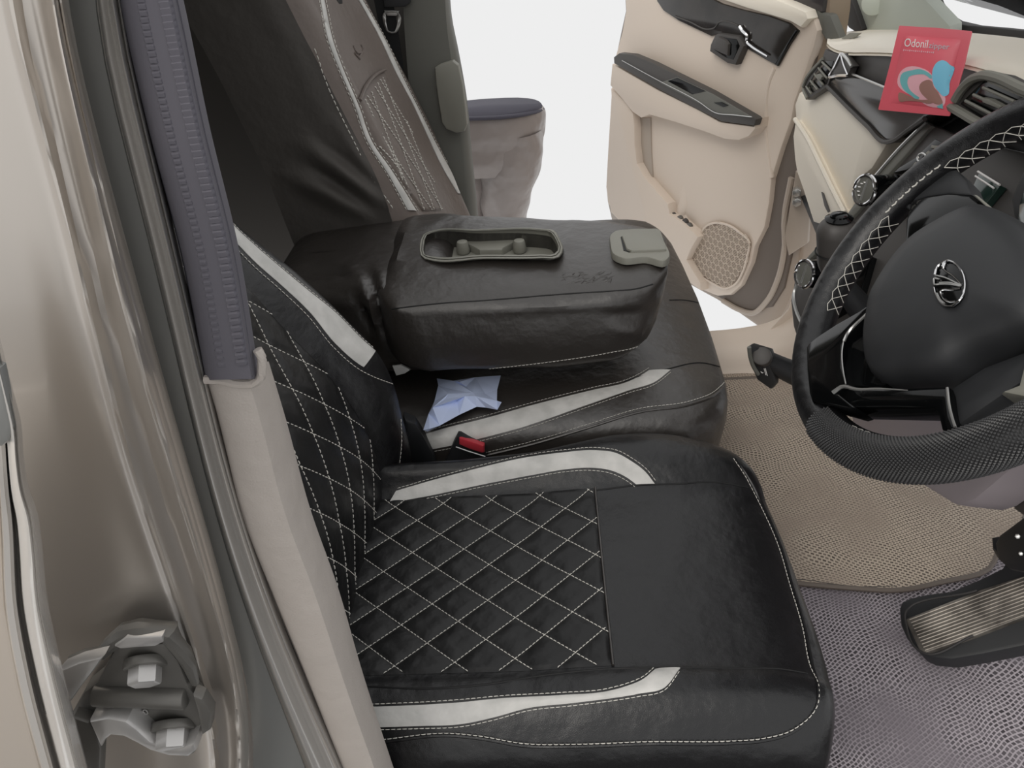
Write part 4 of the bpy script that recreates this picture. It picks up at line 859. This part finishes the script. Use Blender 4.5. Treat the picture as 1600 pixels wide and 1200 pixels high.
# centre stack, leaning toward the driver as it comes down
SP = np.array((.57, 1.2, .70)); SN = nrm((-.9, 0, .436))
def S_(x, y, off=0): return PV(x, y, SP+SN*off, SN)
def spoly(name, px, off, t, mat, parent, bev=.003, n=0):
    q = cr(px, n, closed=True) if n else px
    return obj(name, prism([S_(x, y, off) for x, y in q], t, SN, bev), mat, parent)
cs = thing('centre_console', 'dark grey centre console panel with chrome side lines', 'console', (.5, 1.2, 0))
spoly('console_body', [(1447, 189), (1405, 235), (1362, 280), (1320, 340), (1262, 405), (1240, 440), (1234, 470), (1238, 510), (1249, 545), (1330, 545), (1500, 420), (1660, 330), (1660, 250), (1505, 215)], 0, .10, M['dark_plastic'], cs, .006)
spoly('console_side', [(1447, 189), (1405, 235), (1362, 280), (1320, 338), (1262, 400), (1245, 420), (1270, 400), (1340, 330), (1385, 275), (1455, 196)], .006, .012, M['grey_dark'], cs, .003)
obj('chrome_line', tube([S_(x, y, .008) for x, y in cr(r4([(870, 762), (700, 930), (545, 1108)]), 20)], .0028, 6), M['satin'], cs)
obj('chrome_line', tube([S_(x, y, .008) for x, y in cr([(1247, 440), (1240, 462), (1243, 482), (1250, 500), (1258, 516), (1262, 530)], 24)], .003, 6), M['satin'], cs)
rp = spoly('radio_panel', r4([(925, 868), (990, 902), (900, 1000), (760, 1060), (665, 1080), (700, 1045), (800, 985)]), .008, .01, M['gloss_black'], cs, .001)
for q in ([(880, 940), (930, 960), (905, 985), (850, 970)], [(770, 1050), (800, 1010), (830, 1022), (800, 1058)], [(900, 905), (960, 912), (948, 930), (895, 925)]): spoly('radio_button', r4(q), .012, .006, M['grey_plastic'], rp, .001)
obj('volume_ring', tube([S_(x, y, .012) for x, y in cr(r4([(820, 975), (850, 960), (870, 975), (866, 1000), (835, 1015), (818, 1000)]), 20, closed=True)], .002, 6, closed=True), M['satin'], rp)
disp = spoly('display', [(1516, 300), (1530, 268), (1563, 290), (1545, 312), (1530, 330)], .012, .01, M['lcd'], cs, .001)
obj('display_line', tube([S_(x, y, .014) for x, y in [(1528, 268), (1562, 289)]], .0016, 5), M['white'], disp); obj('display_line', tube([S_(x, y, .014) for x, y in [(1524, 275), (1553, 294)]], .0013, 5), M['white'], disp)
def knob(cx, cy, r, name_label, depth, ticks):
    k = thing('climate_knob', name_label, 'knob', tuple(S_(cx, cy, .02)), 'climate knobs on the centre console')
    ax = nrm((-.93, -.30, .20)); f = PV(cx, cy, SP+SN*.055, SN); b = f-ax*depth
    obj('knob_body', cyl(b, f-ax*.003, r*1.1, r*.98, k=36, bev=.003), M['gloss_black'], k); x, y, z = frame(ax)
    rg = obj('chrome_ring', tube([f+r*.95*(math.cos(a)*y+math.sin(a)*z) for a in np.linspace(0, 2*math.pi, 36, endpoint=False)], .0032, 8, closed=True), M['chrome'], k)
    obj('knob_face', cyl(f-ax*.004, f+ax*.0006, r*.86, k=32, bev=.001), M['grey_dark'], k)
    obj('grip_bar', tube([f+ax*.001+r*.7*y*s for s in (-1, 1)], .002, 6), M['satin'], k)
    if ticks:
        for a in np.linspace(.3, 2.6, 5): obj('face_mark', rbox(f+ax*.0012+r*.5*(math.cos(a)*y+math.sin(a)*z), (.004, .004, .001), .0008), M['white'], k)
knob(1351, 297, .0225, 'black climate knob with chrome ring, the upper one above the gear lever', .055, True)
knob(1257, 428, .0225, 'black climate knob with chrome ring, the lower one beside the gear lever', .05, False)
gl_ = thing('gear_lever', 'dark grey gear lever knob on the centre console', 'gear lever', tuple(S_(1290, 400, .0)))
top_, bot = PV(1308, 366, SP+SN*.09, SN), PV(1300, 440, SP+SN*.05, SN)
ctr = PV(1306, 388, SP+SN*.095, SN); axg = frame(nrm(bot-top_), (1, 0, 0))
V, f = rbox((0, 0, 0), (.095, .055, .055), .024, seg=6)
V = np.array(V); w = 1-.28*np.clip((V[:, 0]+.01)/.05, 0, 1); V[:, 1] *= w; V[:, 2] *= w
V = ctr+V[:, :1]*axg[0]+V[:, 1:2]*axg[1]+V[:, 2:]*axg[2]
obj('lever_knob', ([tuple(a) for a in V], f), M['dark_plastic'], gl_, angle=60)
obj('lever_cap', cyl(ctr-axg[0]*.053, ctr-axg[0]*.044, .013, .019, k=20, bev=.003), M['gloss_black'], gl_)
obj('knob_seam', tube([ctr+axg[0]*.004+.0275*(math.cos(a)*axg[1]+math.sin(a)*axg[2])*1.0 for a in np.linspace(0, 2*math.pi, 24, endpoint=False)], .0012, 5, closed=True), M['seam'], gl_)
obj('lever_shaft', cyl(ctr+axg[0]*.04, ctr+axg[0]*.04-SN*.06+np.array((0, 0, -.04)), .013, .02, k=18), M['black_plastic'], gl_)
obj('shift_gate', prism([S_(x, y, .012) for x, y in [(1270, 440), (1300, 400), (1360, 400), (1340, 470), (1290, 500), (1262, 500)]], .012, SN, .003), M['gloss_black'], cs)
# parking brake pull handle
pb = thing('parking_brake', 'black parking brake pull handle under the dashboard', 'brake lever', P(1245, 580, 'X', .46))
rb = zm(1100, 420, 5.455)
obj('handle_paddle', prism([P(x, y, 'Y', 1.26) for x, y in rb([(368, 680), (378, 660), (400, 652), (560, 700), (580, 760), (560, 820), (612, 960), (608, 990), (575, 1028), (555, 1025), (450, 950), (400, 840)])], .022, (-.5, -.8, .3), .006), M['black_plastic'], pb)
obj('paddle_edge', tube([P(x, y, 'Y', 1.25) for x, y in cr(rb([(385, 668), (395, 750), (425, 840), (462, 900)]), 20)], .004, 8), M['grey_dark'], pb)
obj('handle_stem', tube([P(x, y, 'Y', 1.28) for x, y in cr(rb([(470, 745), (560, 790), (680, 850), (800, 900), (900, 930)]), 16)]+[np.array((.53, 1.26, .42))], np.linspace(.017, .027, 17), 16), M['black_plastic'], pb)
obj('stem_top', cyl(P(1190, 556, 'Y', 1.25), P(1192, 560, 'Y', 1.27), .018, .018, k=20, bev=.003), M['dark_plastic'], pb)
mk = [tube([P(x, y, 'Y', 1.252) for x, y in rb(L)], .0008, 5) for L in ([(484, 876), (496, 888), (506, 884)], [(512, 850), (528, 905)], [(522, 848), (540, 912)])]
part(obj('brake_symbol', join(*mk), M['white'], pb, stuff=True), 'small white brake symbol')
rc = thing('bonnet_release', 'cream plastic catch beside the parking brake handle', 'catch', P(1232, 556, 'Y', 1.6))
obj('catch_body', prism([P(x, y, 'Y', 1.60) for x, y in rb([(650, 735), (670, 695), (720, 680), (800, 700), (900, 720), (900, 830), (800, 800), (710, 775), (665, 760)])], .04, (-.4, -.9, 0), .006), M['cream'], rc)
obj('catch_mark', prism([P(x, y, 'Y', 1.597) for x, y in rb([(676, 742), (695, 735), (708, 768), (690, 758)])], .003, (-.4, -.9, 0), .0005), M['gloss_black'], rc)
# driver side knee panel, column cover and footwell side
kn = thing('knee_panel', 'mauve grey lower dashboard panel behind the steering wheel', 'dash panel', P(1480, 780, 'X', .56))
obj('panel_body', prism([P(x, y, 'X', .54) for x, y in [(1318, 620), (1345, 560), (1700, 420), (1700, 690), (1580, 732), (1545, 763), (1520, 783), (1500, 790), (1484, 787), (1436, 757), (1395, 735), (1340, 690)]], .06, (-1, 0, .2), .01), M['mauve'], kn)
0 and obj('panel_lower_edge', tube([P(x, y, 'X', .538) for x, y in cr([(1430, 752), (1450, 768), (1482, 786), (1500, 789), (1520, 780), (1548, 760)], 24)], .006, 8), M['mauve'], kn)
sp2 = thing('side_panel', 'dark grey brown footwell side panel at the right edge', 'footwell panel', P(1590, 790, 'X', .62))
obj('panel_body', prism([P(x, y, 'X', .60) for x, y in [(1545, 745), (1560, 735), (1700, 640), (1700, 900), (1600, 808), (1585, 798), (1556, 760)]], .03, (-1, 0, .1), .006), M['dark_plastic'], sp2)
obj('black_duct', prism([P(x, y, 'X', .585) for x, y in [(1564, 724), (1600, 702), (1700, 680), (1700, 770), (1600, 756), (1585, 735)]], .03, (-1, 0, .1), .005), M['black_plastic'], sp2)

# ================================================================== STEERING WHEEL
WC = CAM+(np.array((.356, .599, .751))-CAM)*(.2/.19); WT = .664; WY = .028
WN = np.array((-math.cos(WT)*math.cos(WY), math.cos(WT)*math.sin(WY), math.sin(WT))); W1 = nrm(np.cross((0, 0, 1), WN)); W2 = np.cross(WN, W1)
def Wp(x, y, off=0): return PV(x, y, WC+WN*off, WN)
def wang(x, y): q = Wp(x, y)-WC; return math.atan2(q@W2, q@W1)
def wr(a, r, off=0): return WC+r*(math.cos(a)*W1+math.sin(a)*W2)+WN*off
sw = thing('steering_wheel', 'black leather steering wheel with white hand stitching and oval chrome emblem', 'steering wheel', tuple(WC))
RM, RT = .182, .0185
def arc_tube(a0, a1, r, n=60, k=18, RMm=RM): return tube([wr(a, RMm) for a in np.linspace(a0, a1, n)], r, k, up=WN)
obj('rim', tube([wr(a, RM) for a in np.linspace(0, 2*math.pi, 140, endpoint=False)], RT, 20, closed=True, up=WN), M['leather'], sw, angle=80)
def unwrap(a0, a1):
    while a1 < a0: a1 += 2*math.pi
    return a0, a1
aG0, aG1 = wang(1283, 672), wang(1640, 670)
if abs(aG1-aG0) > math.pi: aG0, aG1 = (aG0+2*math.pi, aG1) if aG0 < aG1 else (aG0, aG1+2*math.pi)
gv_, gf = arc_tube(aG0, aG1, RT+.0012, 150, 40)
grip = obj('textured_grip', (gv_, gf), M['leather'], sw, angle=80)
dots = []
for i, a in enumerate(np.linspace(aG0, aG1, 120)):
    for j in range(20):
        t = (j+.5*(i % 2))/20*math.pi*1.15-.45*math.pi*.6
        d = math.cos(t)*WN*1.0+math.sin(t)*(wr(a, 1)-WC); c = wr(a, RM)+d*(RT+.0012)
        x = nrm(np.cross(d, wr(a+.01, 1)-wr(a, 1))); y = nrm(wr(a+.01, 1)-wr(a, 1)); s = .0013
        dots.append(([c+x*s, c+y*s*1.4, c-x*s, c-y*s*1.4, c+d*.0012], [(0, 1, 4), (1, 2, 4), (2, 3, 4), (3, 0, 4)]))
obj('grip_bumps', join(*dots), M['bump'], grip, smooth=False, stuff=True)
# white lacing on the inner edge of the rim
def lace(a0, a1, n, cross=True):
    out = []; da_ = (a1-a0)/n
    def pt(a, t): return wr(a, RM)+(RT+.0006)*(math.cos(t)*WN-math.sin(t)*(wr(a, 1)-WC))
    for i in range(n):
        a = a0+i*da_
        if cross:
            out.append(tube([pt(a, 1.2), pt(a+da_*.5, 1.65), pt(a+da_, 2.1)], .0004, 5)); out.append(tube([pt(a+da_, 1.2), pt(a+da_*.5, 1.65), pt(a+da_*.3, 2.1)], .0004, 5)); out.append(tube([pt(a, 1.2), pt(a+da_*.5, 1.08), pt(a+da_, 1.2)], .0004, 5))
        else: out.append(tube([pt(a+da_*.1, .95), pt(a+da_*.5, 1.0), pt(a+da_*.85, .95)], .0008, 5))
    return join(*out)
a1_, a2_ = wang(1300, 490), wang(1398, 345); b1_, b2_ = wang(1480, 255), wang(1640, 170)
obj('white_lacing', lace(a1_, a1_+((a2_-a1_+math.pi) % (2*math.pi)-math.pi), 8), M['thread'], sw, stuff=True)
obj('white_lacing', lace(b1_, b1_+((b2_-b1_+math.pi) % (2*math.pi)-math.pi), 6), M['thread'], sw, stuff=True)
obj('white_lacing', lace(a2_, a2_+((b1_-a2_+math.pi) % (2*math.pi)-math.pi), 8, False), M['thread'], sw, stuff=True)
c1_, c2_ = wang(1292, 632), wang(1340, 680); d1_, d2_ = wang(1490, 672), wang(1620, 600)
obj('white_lacing', lace(c1_, c1_+((c2_-c1_+math.pi) % (2*math.pi)-math.pi), 4), M['thread'], sw, stuff=True)
e2_ = wang(1372, 692); obj('white_lacing', lace(c2_, c2_+((e2_-c2_+math.pi) % (2*math.pi)-math.pi), 3, False), M['thread'], sw, stuff=True)
obj('white_lacing', lace(d1_, d1_+((d2_-d1_+math.pi) % (2*math.pi)-math.pi), 7, False), M['thread'], sw, stuff=True)
def wpoly(name, px, off, t, mat, parent=sw, bev=.003, n=0, **k):
    q = cr(px, n, closed=True) if n else px
    return obj(name, prism([Wp(x, y, off) for x, y in q], t, WN, bev), mat, parent, **k)
r6b = zm(1220, 450, 3.43)
wpoly('gloss_insert', r6b([(135, 318), (150, 292), (200, 255), (300, 190), (420, 122), (600, -5), (520, 90), (345, 270), (330, 300), (328, 420), (348, 520), (300, 560), (400, 640), (370, 650), (250, 618), (165, 610), (150, 560), (138, 440)]), .0197, .024, M['gloss_black'], sw, .003)
sl_sp = wpoly('left_spoke', r6b([(600, -20), (590, 10), (345, 270), (332, 300), (332, 420), (352, 525), (540, 530), (600, 500), (600, 100)]), .006, .03, M['gloss_black'], sw, .003)
obj('silver_line', tube([Wp(x, y, .0215) for x, y in cr(r6b([(598, 0), (470, 130), (345, 268), (338, 285)]), 24)], .0016, 6), M['satin'], sl_sp)
obj('silver_line', tube([Wp(x, y, .021) for x, y in cr(r6b([(336, 285), (328, 340), (332, 430), (348, 515)]), 24)], .0007, 6), M['satin'], sl_sp)
obj('silver_line', tube([Wp(x, y, .0212) for x, y in cr(r6b([(280, 560), (330, 528), (400, 542), (520, 540), (680, 548)]), 24)], np.linspace(.0022, .0004, 24), 6), M['satin'], sl_sp)
lw_ = wpoly('lower_spoke', r6b([(210, 600), (300, 560), (350, 530), (560, 538), (890, 525), (905, 560), (918, 680), (938, 745), (885, 782), (858, 760), (842, 690), (820, 642), (600, 640), (370, 640)]), .010, .024, M['gloss_black'], sw, .003)
obj('silver_line', tube([Wp(x, y, .013) for x, y in cr(r6b([(892, 535), (905, 640), (920, 700), (935, 745)]), 20)], .0012, 6), M['satin'], lw_)
wpoly('lower_pad', r6b([(895, 530), (1080, 410), (1303, 325), (1500, 260), (1500, 420), (1303, 500), (1260, 520), (1100, 630), (940, 740), (915, 650)]), .004, .03, M['black_plastic'], sw, .008)
wpoly('right_spoke', [(1596, 545), (1600, 560), (1590, 600), (1560, 612), (1700, 640), (1700, 480), (1620, 500)], .008, .03, M['grey_plastic'], sw, .004)
hubp = cr([(1370, 505), (1366, 530), (1367, 567), (1374, 592), (1384, 602), (1430, 602), (1474, 599), (1500, 590), (1529, 570), (1600, 543), (1660, 520), (1665, 420), (1630, 370), (1590, 346), (1549, 332), (1515, 342), (1481, 359), (1443, 383), (1424, 402), (1391, 447), (1374, 480)], 70, closed=True)
cxy = hubp.mean(0); G = []
for s, h in ((1.0, -.03), (1.0, .002), (.985, .010), (.95, .018), (.88, .024), (.7, .029), (.45, .031), (.2, .032), (.02, .032)):
    G.append([Wp(*(cxy+(p-cxy)*s), 0)+WN*(h+.004) for p in hubp]); G[-1].append(G[-1][0])
obj('airbag_pad', grid(G), M['black_plastic'], sw, angle=60)
wpoly('upper_spoke', r5b([(855, 270), (960, 235), (1100, 218), (1250, 228), (1390, 345), (1240, 400), (1100, 465), (940, 560), (860, 640), (815, 560), (820, 400)]), .006, .03, M['gloss_black'], sw, .003)
wpoly('upper_trim', r5b([(800, 300), (900, 180), (1060, 75), (1150, 60), (1220, 130), (1265, 235), (1100, 222), (960, 240), (850, 275), (845, 330)]), .0, .02, M['black_plastic'], sw, .006)
wpoly('right_trim', r5b([(1262, 225), (1290, 230), (1420, 340), (1600, 445), (1700, 480), (1750, 620), (1600, 600), (1500, 440), (1395, 348)]), .010, .02, M['grey_plastic'], sw, .006)
obj('column_cover', cyl(WC-WN*.02, WC-WN*.14+np.array((.0, 0, -.01)), .06, .075, k=32, bev=.01), M['black_plastic'], sw)
obj('hub_core', cyl(WC-WN*.025, WC+WN*.01, .055, k=32, bev=.006), M['black_plastic'], sw)
# oval emblem
z7 = zm(1420, 390, 10.907)
em = wpoly('emblem', z7([(640, 180), (760, 215), (870, 330), (940, 500), (950, 620), (920, 780), (850, 890), (740, 965), (600, 955), (510, 870), (445, 740), (418, 560), (430, 420), (490, 300), (560, 220)]), .0375, .006, M['gloss_black'], sw, .0005); part(em, 'oval chrome emblem with fanned ribs on black')
def eline(L, r, mat='chrome', closed=False, off=.0385): obj('emblem_rib', tube([Wp(x, y, off) for x, y in cr(z7(L), 30, closed=closed)], r*.75, 6, closed=closed), M[mat], em)
eline([(560, 230), (640, 185), (760, 215), (870, 330), (935, 480), (950, 620), (920, 780), (850, 880), (740, 965)], .0012)
eline([(445, 430), (480, 310), (560, 225), (640, 185)], .0014); eline([(735, 965), (860, 870)], .0018)
eline([(425, 645), (445, 740), (510, 860), (600, 950), (740, 965)], .001); eline([(470, 750), (530, 860), (600, 920)], .0016, 'satin')
eline([(640, 220), (560, 290), (600, 340), (740, 440), (910, 605)], .0009); eline([(445, 435), (600, 470), (760, 540), (900, 615)], .0009, 'satin')
eline([(510, 500), (430, 490), (425, 540), (435, 590), (520, 585), (690, 590), (880, 625)], .0010, 'satin'); eline([(880, 660), (700, 685), (570, 690), (535, 715), (560, 790), (620, 860), (700, 890), (790, 880)], .0011); eline([(520, 560), (690, 560), (880, 615)], .0008, 'satin')
eline([(600, 230), (590, 300), (620, 230)], .0018)
# instrument binnacle behind the wheel
ib = thing('instrument_binnacle', 'dark instrument housing behind the steering wheel rim at the right edge', 'instrument cluster', P(1600, 320, 'X', .55))
obj('housing', prism([P(x, y, 'X', .53) for x, y in [(1578, 340), (1574, 310), (1590, 270), (1610, 240), (1700, 200), (1700, 420), (1600, 380)]], .06, (-1, 0, .1), .012), M['black_plastic'], ib)
obj('instrument_face', prism([P(x, y, 'X', .527) for x, y in [(1588, 345), (1590, 320), (1600, 290), (1700, 240), (1700, 400), (1610, 380)]], .01, (-1, 0, .1), .004), M['lcd'], ib)

# ================================================================== PEDALS
ac = thing('accelerator_pedal', 'black accelerator pedal with worn ribbed metal plate, lower right', 'pedal', P(1480, 1000, 'Z', .05))
N_ = nrm((-.55, -.10, .83))
PP_ = P(1440, 990, 'Z', .055)
def A_(x, y, off=0): return PV(x, y, PP_+N_*off, N_)
rp_ = zm(1200, 850, 3.43)
obj('pedal_body', prism([A_(x, y) for x, y in rp_([(700, 345), (712, 310), (760, 285), (850, 265), (980, 248), (1120, 190), (1250, 128), (1275, 90), (1240, 60), (1200, 20), (1195, -40), (1300, -60), (1600, -60), (1600, 490), (1371, 545), (1150, 590), (985, 618), (870, 608), (820, 585), (740, 500), (708, 430)])], .03, N_, .006), M['black_plastic'], ac)
pl_ = obj('pedal_plate', prism([A_(x, y, .008) for x, y in rp_([(735, 408), (745, 398), (1120, 250), (1371, 170), (1600, 90), (1600, 300), (1371, 390), (1100, 495), (850, 580), (835, 582), (810, 565)])], .008, N_, .002), M['pedal_metal'], ac)
for k in range(11):
    t = k/10; a = np.array((742, 412))*(1-t)+np.array((826, 575))*t; b = np.array((1600, 95))*(1-t)+np.array((1600, 298))*t
    obj('plate_rib', tube([A_(x, y, .0085) for x, y in rp_([tuple(a*.98+b*.02), tuple(a*.03+b*.97)])], .0010, 5), M['pedal_metal'], pl_)
obj('plate_frame', tube([A_(x, y, .009) for x, y in cr(rp_([(1120, 248), (735, 404), (738, 420), (795, 560), (830, 582), (1100, 492)]), 60)], .0018, 6), M['rubber_black'], ac)
bk_ = thing('brake_pedal', 'black brake pedal bracket at the right edge above the accelerator', 'pedal', P(1585, 860, 'Z', .1))
obj('pedal_arm', prism([P(x, y, 'X', .60) for x, y in [(1553, 848), (1560, 835), (1600, 805), (1700, 780), (1700, 890), (1600, 895), (1575, 890), (1558, 875)]], .03, (-1, 0, .2), .006), M['black_plastic'], bk_)
obj('arm_bolt', cyl(P(1590, 838, 'X', .6), P(1590, 838, 'X', .597), .0035, k=6, bev=.001), M['satin'], bk_); obj('arm_bolt', cyl(P(1595, 865, 'X', .6), P(1595, 865, 'X', .597), .003, k=6, bev=.001), M['satin'], bk_)

# ================================================================== RED AIR FRESHENER SACHET
sa = thing('air_freshener', 'red air freshener sachet in front of the dashboard', 'sachet', P(1440, 110, 'X', .55))
SA = P(1452, 120, 'X', .515); SAN = nrm((-.80, -.56, .20))
def Q(x, y, off=0): return PV(x, y, SA+SAN*off, SAN)
zq = zm(1360, 30, 7.5)
obj('foil_edge', prism([Q(x, y) for x, y in zq([(335, 80), (345, 76), (760, 100), (1175, 138), (1187, 150), (1100, 540), (1010, 860), (930, 1130), (915, 1138), (500, 1100), (95, 1062), (92, 1045), (230, 520)])], .0015, SAN, .0004), M['sachet_red'], sa)
c0, c1, c2, c3 = [np.array(a) for a in zq([(392, 190), (1062, 238), (860, 1052), (215, 975)])]
G = []
for i in range(24):
    v = i/23; row = []
    for j in range(24):
        u = j/23; p = (c0*(1-u)+c1*u)*(1-v)+(c3*(1-u)+c2*u)*v
        h = .0085*(max(0, math.sin(math.pi*u))*max(0, math.sin(math.pi*v)))**.55+.0008*math.sin(9*u+4*v)*math.sin(math.pi*u)*math.sin(math.pi*v); row.append(Q(p[0], p[1], h+.0003))
    G.append(row)
pvf = grid(G); pouch = obj('filled_pouch', pvf, M['sachet_red'], sa, angle=80); BS = bvh(pvf)
def decal(name, L, mat, lift, n=40, smooth_=True):
    px = cr(zq(L), n, closed=True) if smooth_ else zq(L); k = len(px)
    tri = delaunay_2d_cdt([Vector((x, -y)) for x, y in px]+[Vector((x, -y)) for x in np.arange(1370, 1520, 4) for y in np.arange(40, 185, 4)], [(i, (i+1) % k) for i in range(k)], [], 0, 1e-4)
    A = np.array([tuple(p) for p in px]); V = []
    for v in tri[0]:
        h = hit(BS, v.x, -v.y); V.append(h[0]+SAN*lift if h else Q(v.x, -v.y, lift+.0005))
    Fc = [q for q in tri[2] if ing(sum(tri[0][i].x for i in q)/len(q), -sum(tri[0][i].y for i in q)/len(q), A)]
    used = sorted({i for q in Fc for i in q}); mp = {a: b for b, a in enumerate(used)}
    return obj(name, ([V[i] for i in used], [tuple(mp[i] for i in q) for q in Fc]), mat, pouch)
decal('print_patch', [(320, 700), (345, 630), (400, 575), (490, 550), (580, 565), (680, 610), (730, 665), (745, 760), (820, 880), (870, 900), (860, 1010), (800, 1035), (660, 1010), (560, 940), (470, 890), (360, 820), (322, 770)], M['sachet_pink'], .0003)
decal('print_patch', [(350, 690), (370, 640), (480, 600), (580, 585), (680, 625), (725, 670), (720, 700), (640, 650), (540, 650), (450, 680), (435, 740), (460, 820), (520, 880), (580, 930), (560, 940), (470, 890), (385, 815), (355, 750)], M['sachet_teal'], .0006)
decal('print_patch', [(790, 500), (850, 480), (900, 500), (940, 540), (985, 560), (975, 620), (950, 690), (930, 760), (905, 890), (870, 905), (800, 850), (745, 770), (725, 660), (740, 570)], M['sachet_blue'], .0006)
decal('print_patch', [(640, 720), (690, 710), (725, 730), (745, 790), (790, 850), (830, 920), (850, 985), (800, 1000), (720, 970), (640, 910), (590, 850), (575, 800), (595, 750)], M['sachet_brown'], .0009)
decal('print_patch', [(340, 860), (440, 890), (520, 930), (600, 945), (720, 945), (770, 965), (720, 985), (560, 965), (430, 960), (345, 965)], M['sachet_brown'], .0009)
decal('print_patch', [(780, 1020), (820, 1005), (850, 985), (858, 1050), (800, 1040)], M['sachet_teal'], .0012, smooth_=False)
def print_text(body, p0, p1, hgt, mat, lift):
    a, b = [np.array(p) for p in zq([p0, p1])]; v, f = text_vf(body, 1.0, .02); v = np.array(v); w = v[:, 0].max(); d = (b-a); up = np.array((.16, -1.0))*hgt/7.5; out = []
    for x, y, z in v:
        p = a+d*(x/w)+up*(y/.72); h = hit(BS, *p); out.append((h[0] if h else Q(*p, .0006))+SAN*(lift+z*.01))
    return obj('lettering', (out, f), mat, pouch, smooth=False)
part(print_text('Odonil', (392, 318), (670, 338), 100, M['white'], .0008), 'white brand lettering')
part(print_text('zipper', (682, 336), (925, 354), 66, M['grey_print'], .0008), 'grey lettering after the brand')
bars = []
for i in range(16):
    p = np.array(zq([(395+i*23, 362+i*1.9)])[0]); h = hit(BS, *p); L = (h[0] if h else Q(*p, .0005))+SAN*.0006; x = nrm(Q(p[0]+5, p[1]+.5)-Q(*p)); y = nrm(np.cross(SAN, x)); bars.append(rbox(L, (.0016, .0014+.0008*(i % 3 == 0), .0004), 0, (x, y, SAN)))
part(obj('fine_print', join(*bars), M['sachet_pink'], pouch, smooth=False, stuff=True), 'line of tiny illegible print')

# ================================================================== PERSON OUTSIDE THE FAR DOOR
pe = thing('person', 'person in grey satin trousers standing outside beyond the open doorway', 'person', (-.15, 2.6, -.35))
def leg(xy, rows, n=36, k=26):
    G = []
    R = cr(rows, n)
    for z, cx, cy, rx, ry in R:
        row = []
        for j in range(k+1):
            a = 2*math.pi*j/k; w = 1+.035*math.sin(5*a+z*40)*(.4+.6*math.sin(z*17)**2)+.02*math.sin(2*a-z*60)
            row.append((xy[0]+cx+rx*w*math.cos(a), xy[1]+cy+ry*w*math.sin(a), z))
        G.append(row)
    return G
pel = leg((-.195, 2.63), [(.405, 0, 0, .188, .115), (.395, 0, 0, .194, .12), (.37, 0, 0, .200, .124), (.34, 0, 0, .201, .126), (.30, -.003, 0, .196, .122), (.24, -.008, 0, .183, .115), (.20, -.012, 0, .170, .10)])
lft = leg((-.115, 2.62), [(.33, 0, 0, .112, .10), (.25, -.004, 0, .112, .10), (.18, -.014, 0, .104, .098), (.10, -.032, 0, .090, .09), (.05, -.040, 0, .082, .085), (-.1, -.04, 0, .075, .08), (-.25, -.04, 0, .068, .075), (-.30, -.04, 0, .07, .085)])
rgt = leg((-.29, 2.66), [(.33, .0, 0, .10, .10), (.20, 0, 0, .10, .10), (.05, 0, 0, .08, .085), (-.1, 0, 0, .075, .08), (-.25, 0, 0, .068, .075), (-.30, 0, 0, .07, .085)])
def cap(G): V, f = grid(G); k = len(G[0]); V.append(tuple(np.mean(G[0], 0)+np.array((0, 0, .004)))); return V, f+[(j, j+1, len(V)-1) for j in range(k-1)]
tr_ = obj('trousers', join(grid(pel), grid(lft), grid(rgt)), M['trouser'], pe, angle=80, stuff=False)
obj('waist_cap', cap([[(x, y, z+.003) for x, y, z in pel[0]], pel[1]]), M['belt_cloth'], pe, angle=80)  # dark cap over the open waist of the trousers
obj('waistband', tube([(-.195+.187*math.cos(a), 2.63+.118*math.sin(a), .398+(.008*math.cos(a+2.4))) for a in np.linspace(0, 2*math.pi, 48, endpoint=False)], .013, 8, closed=True, flat=.5), M['belt_cloth'], tr_)
for x, y in ((-.165, 2.58), (-.29, 2.62)): obj('shoe', rbox((x, y-.03, -.315), (.095, .25, .07), .03, seg=4), M['shoe'], pe)
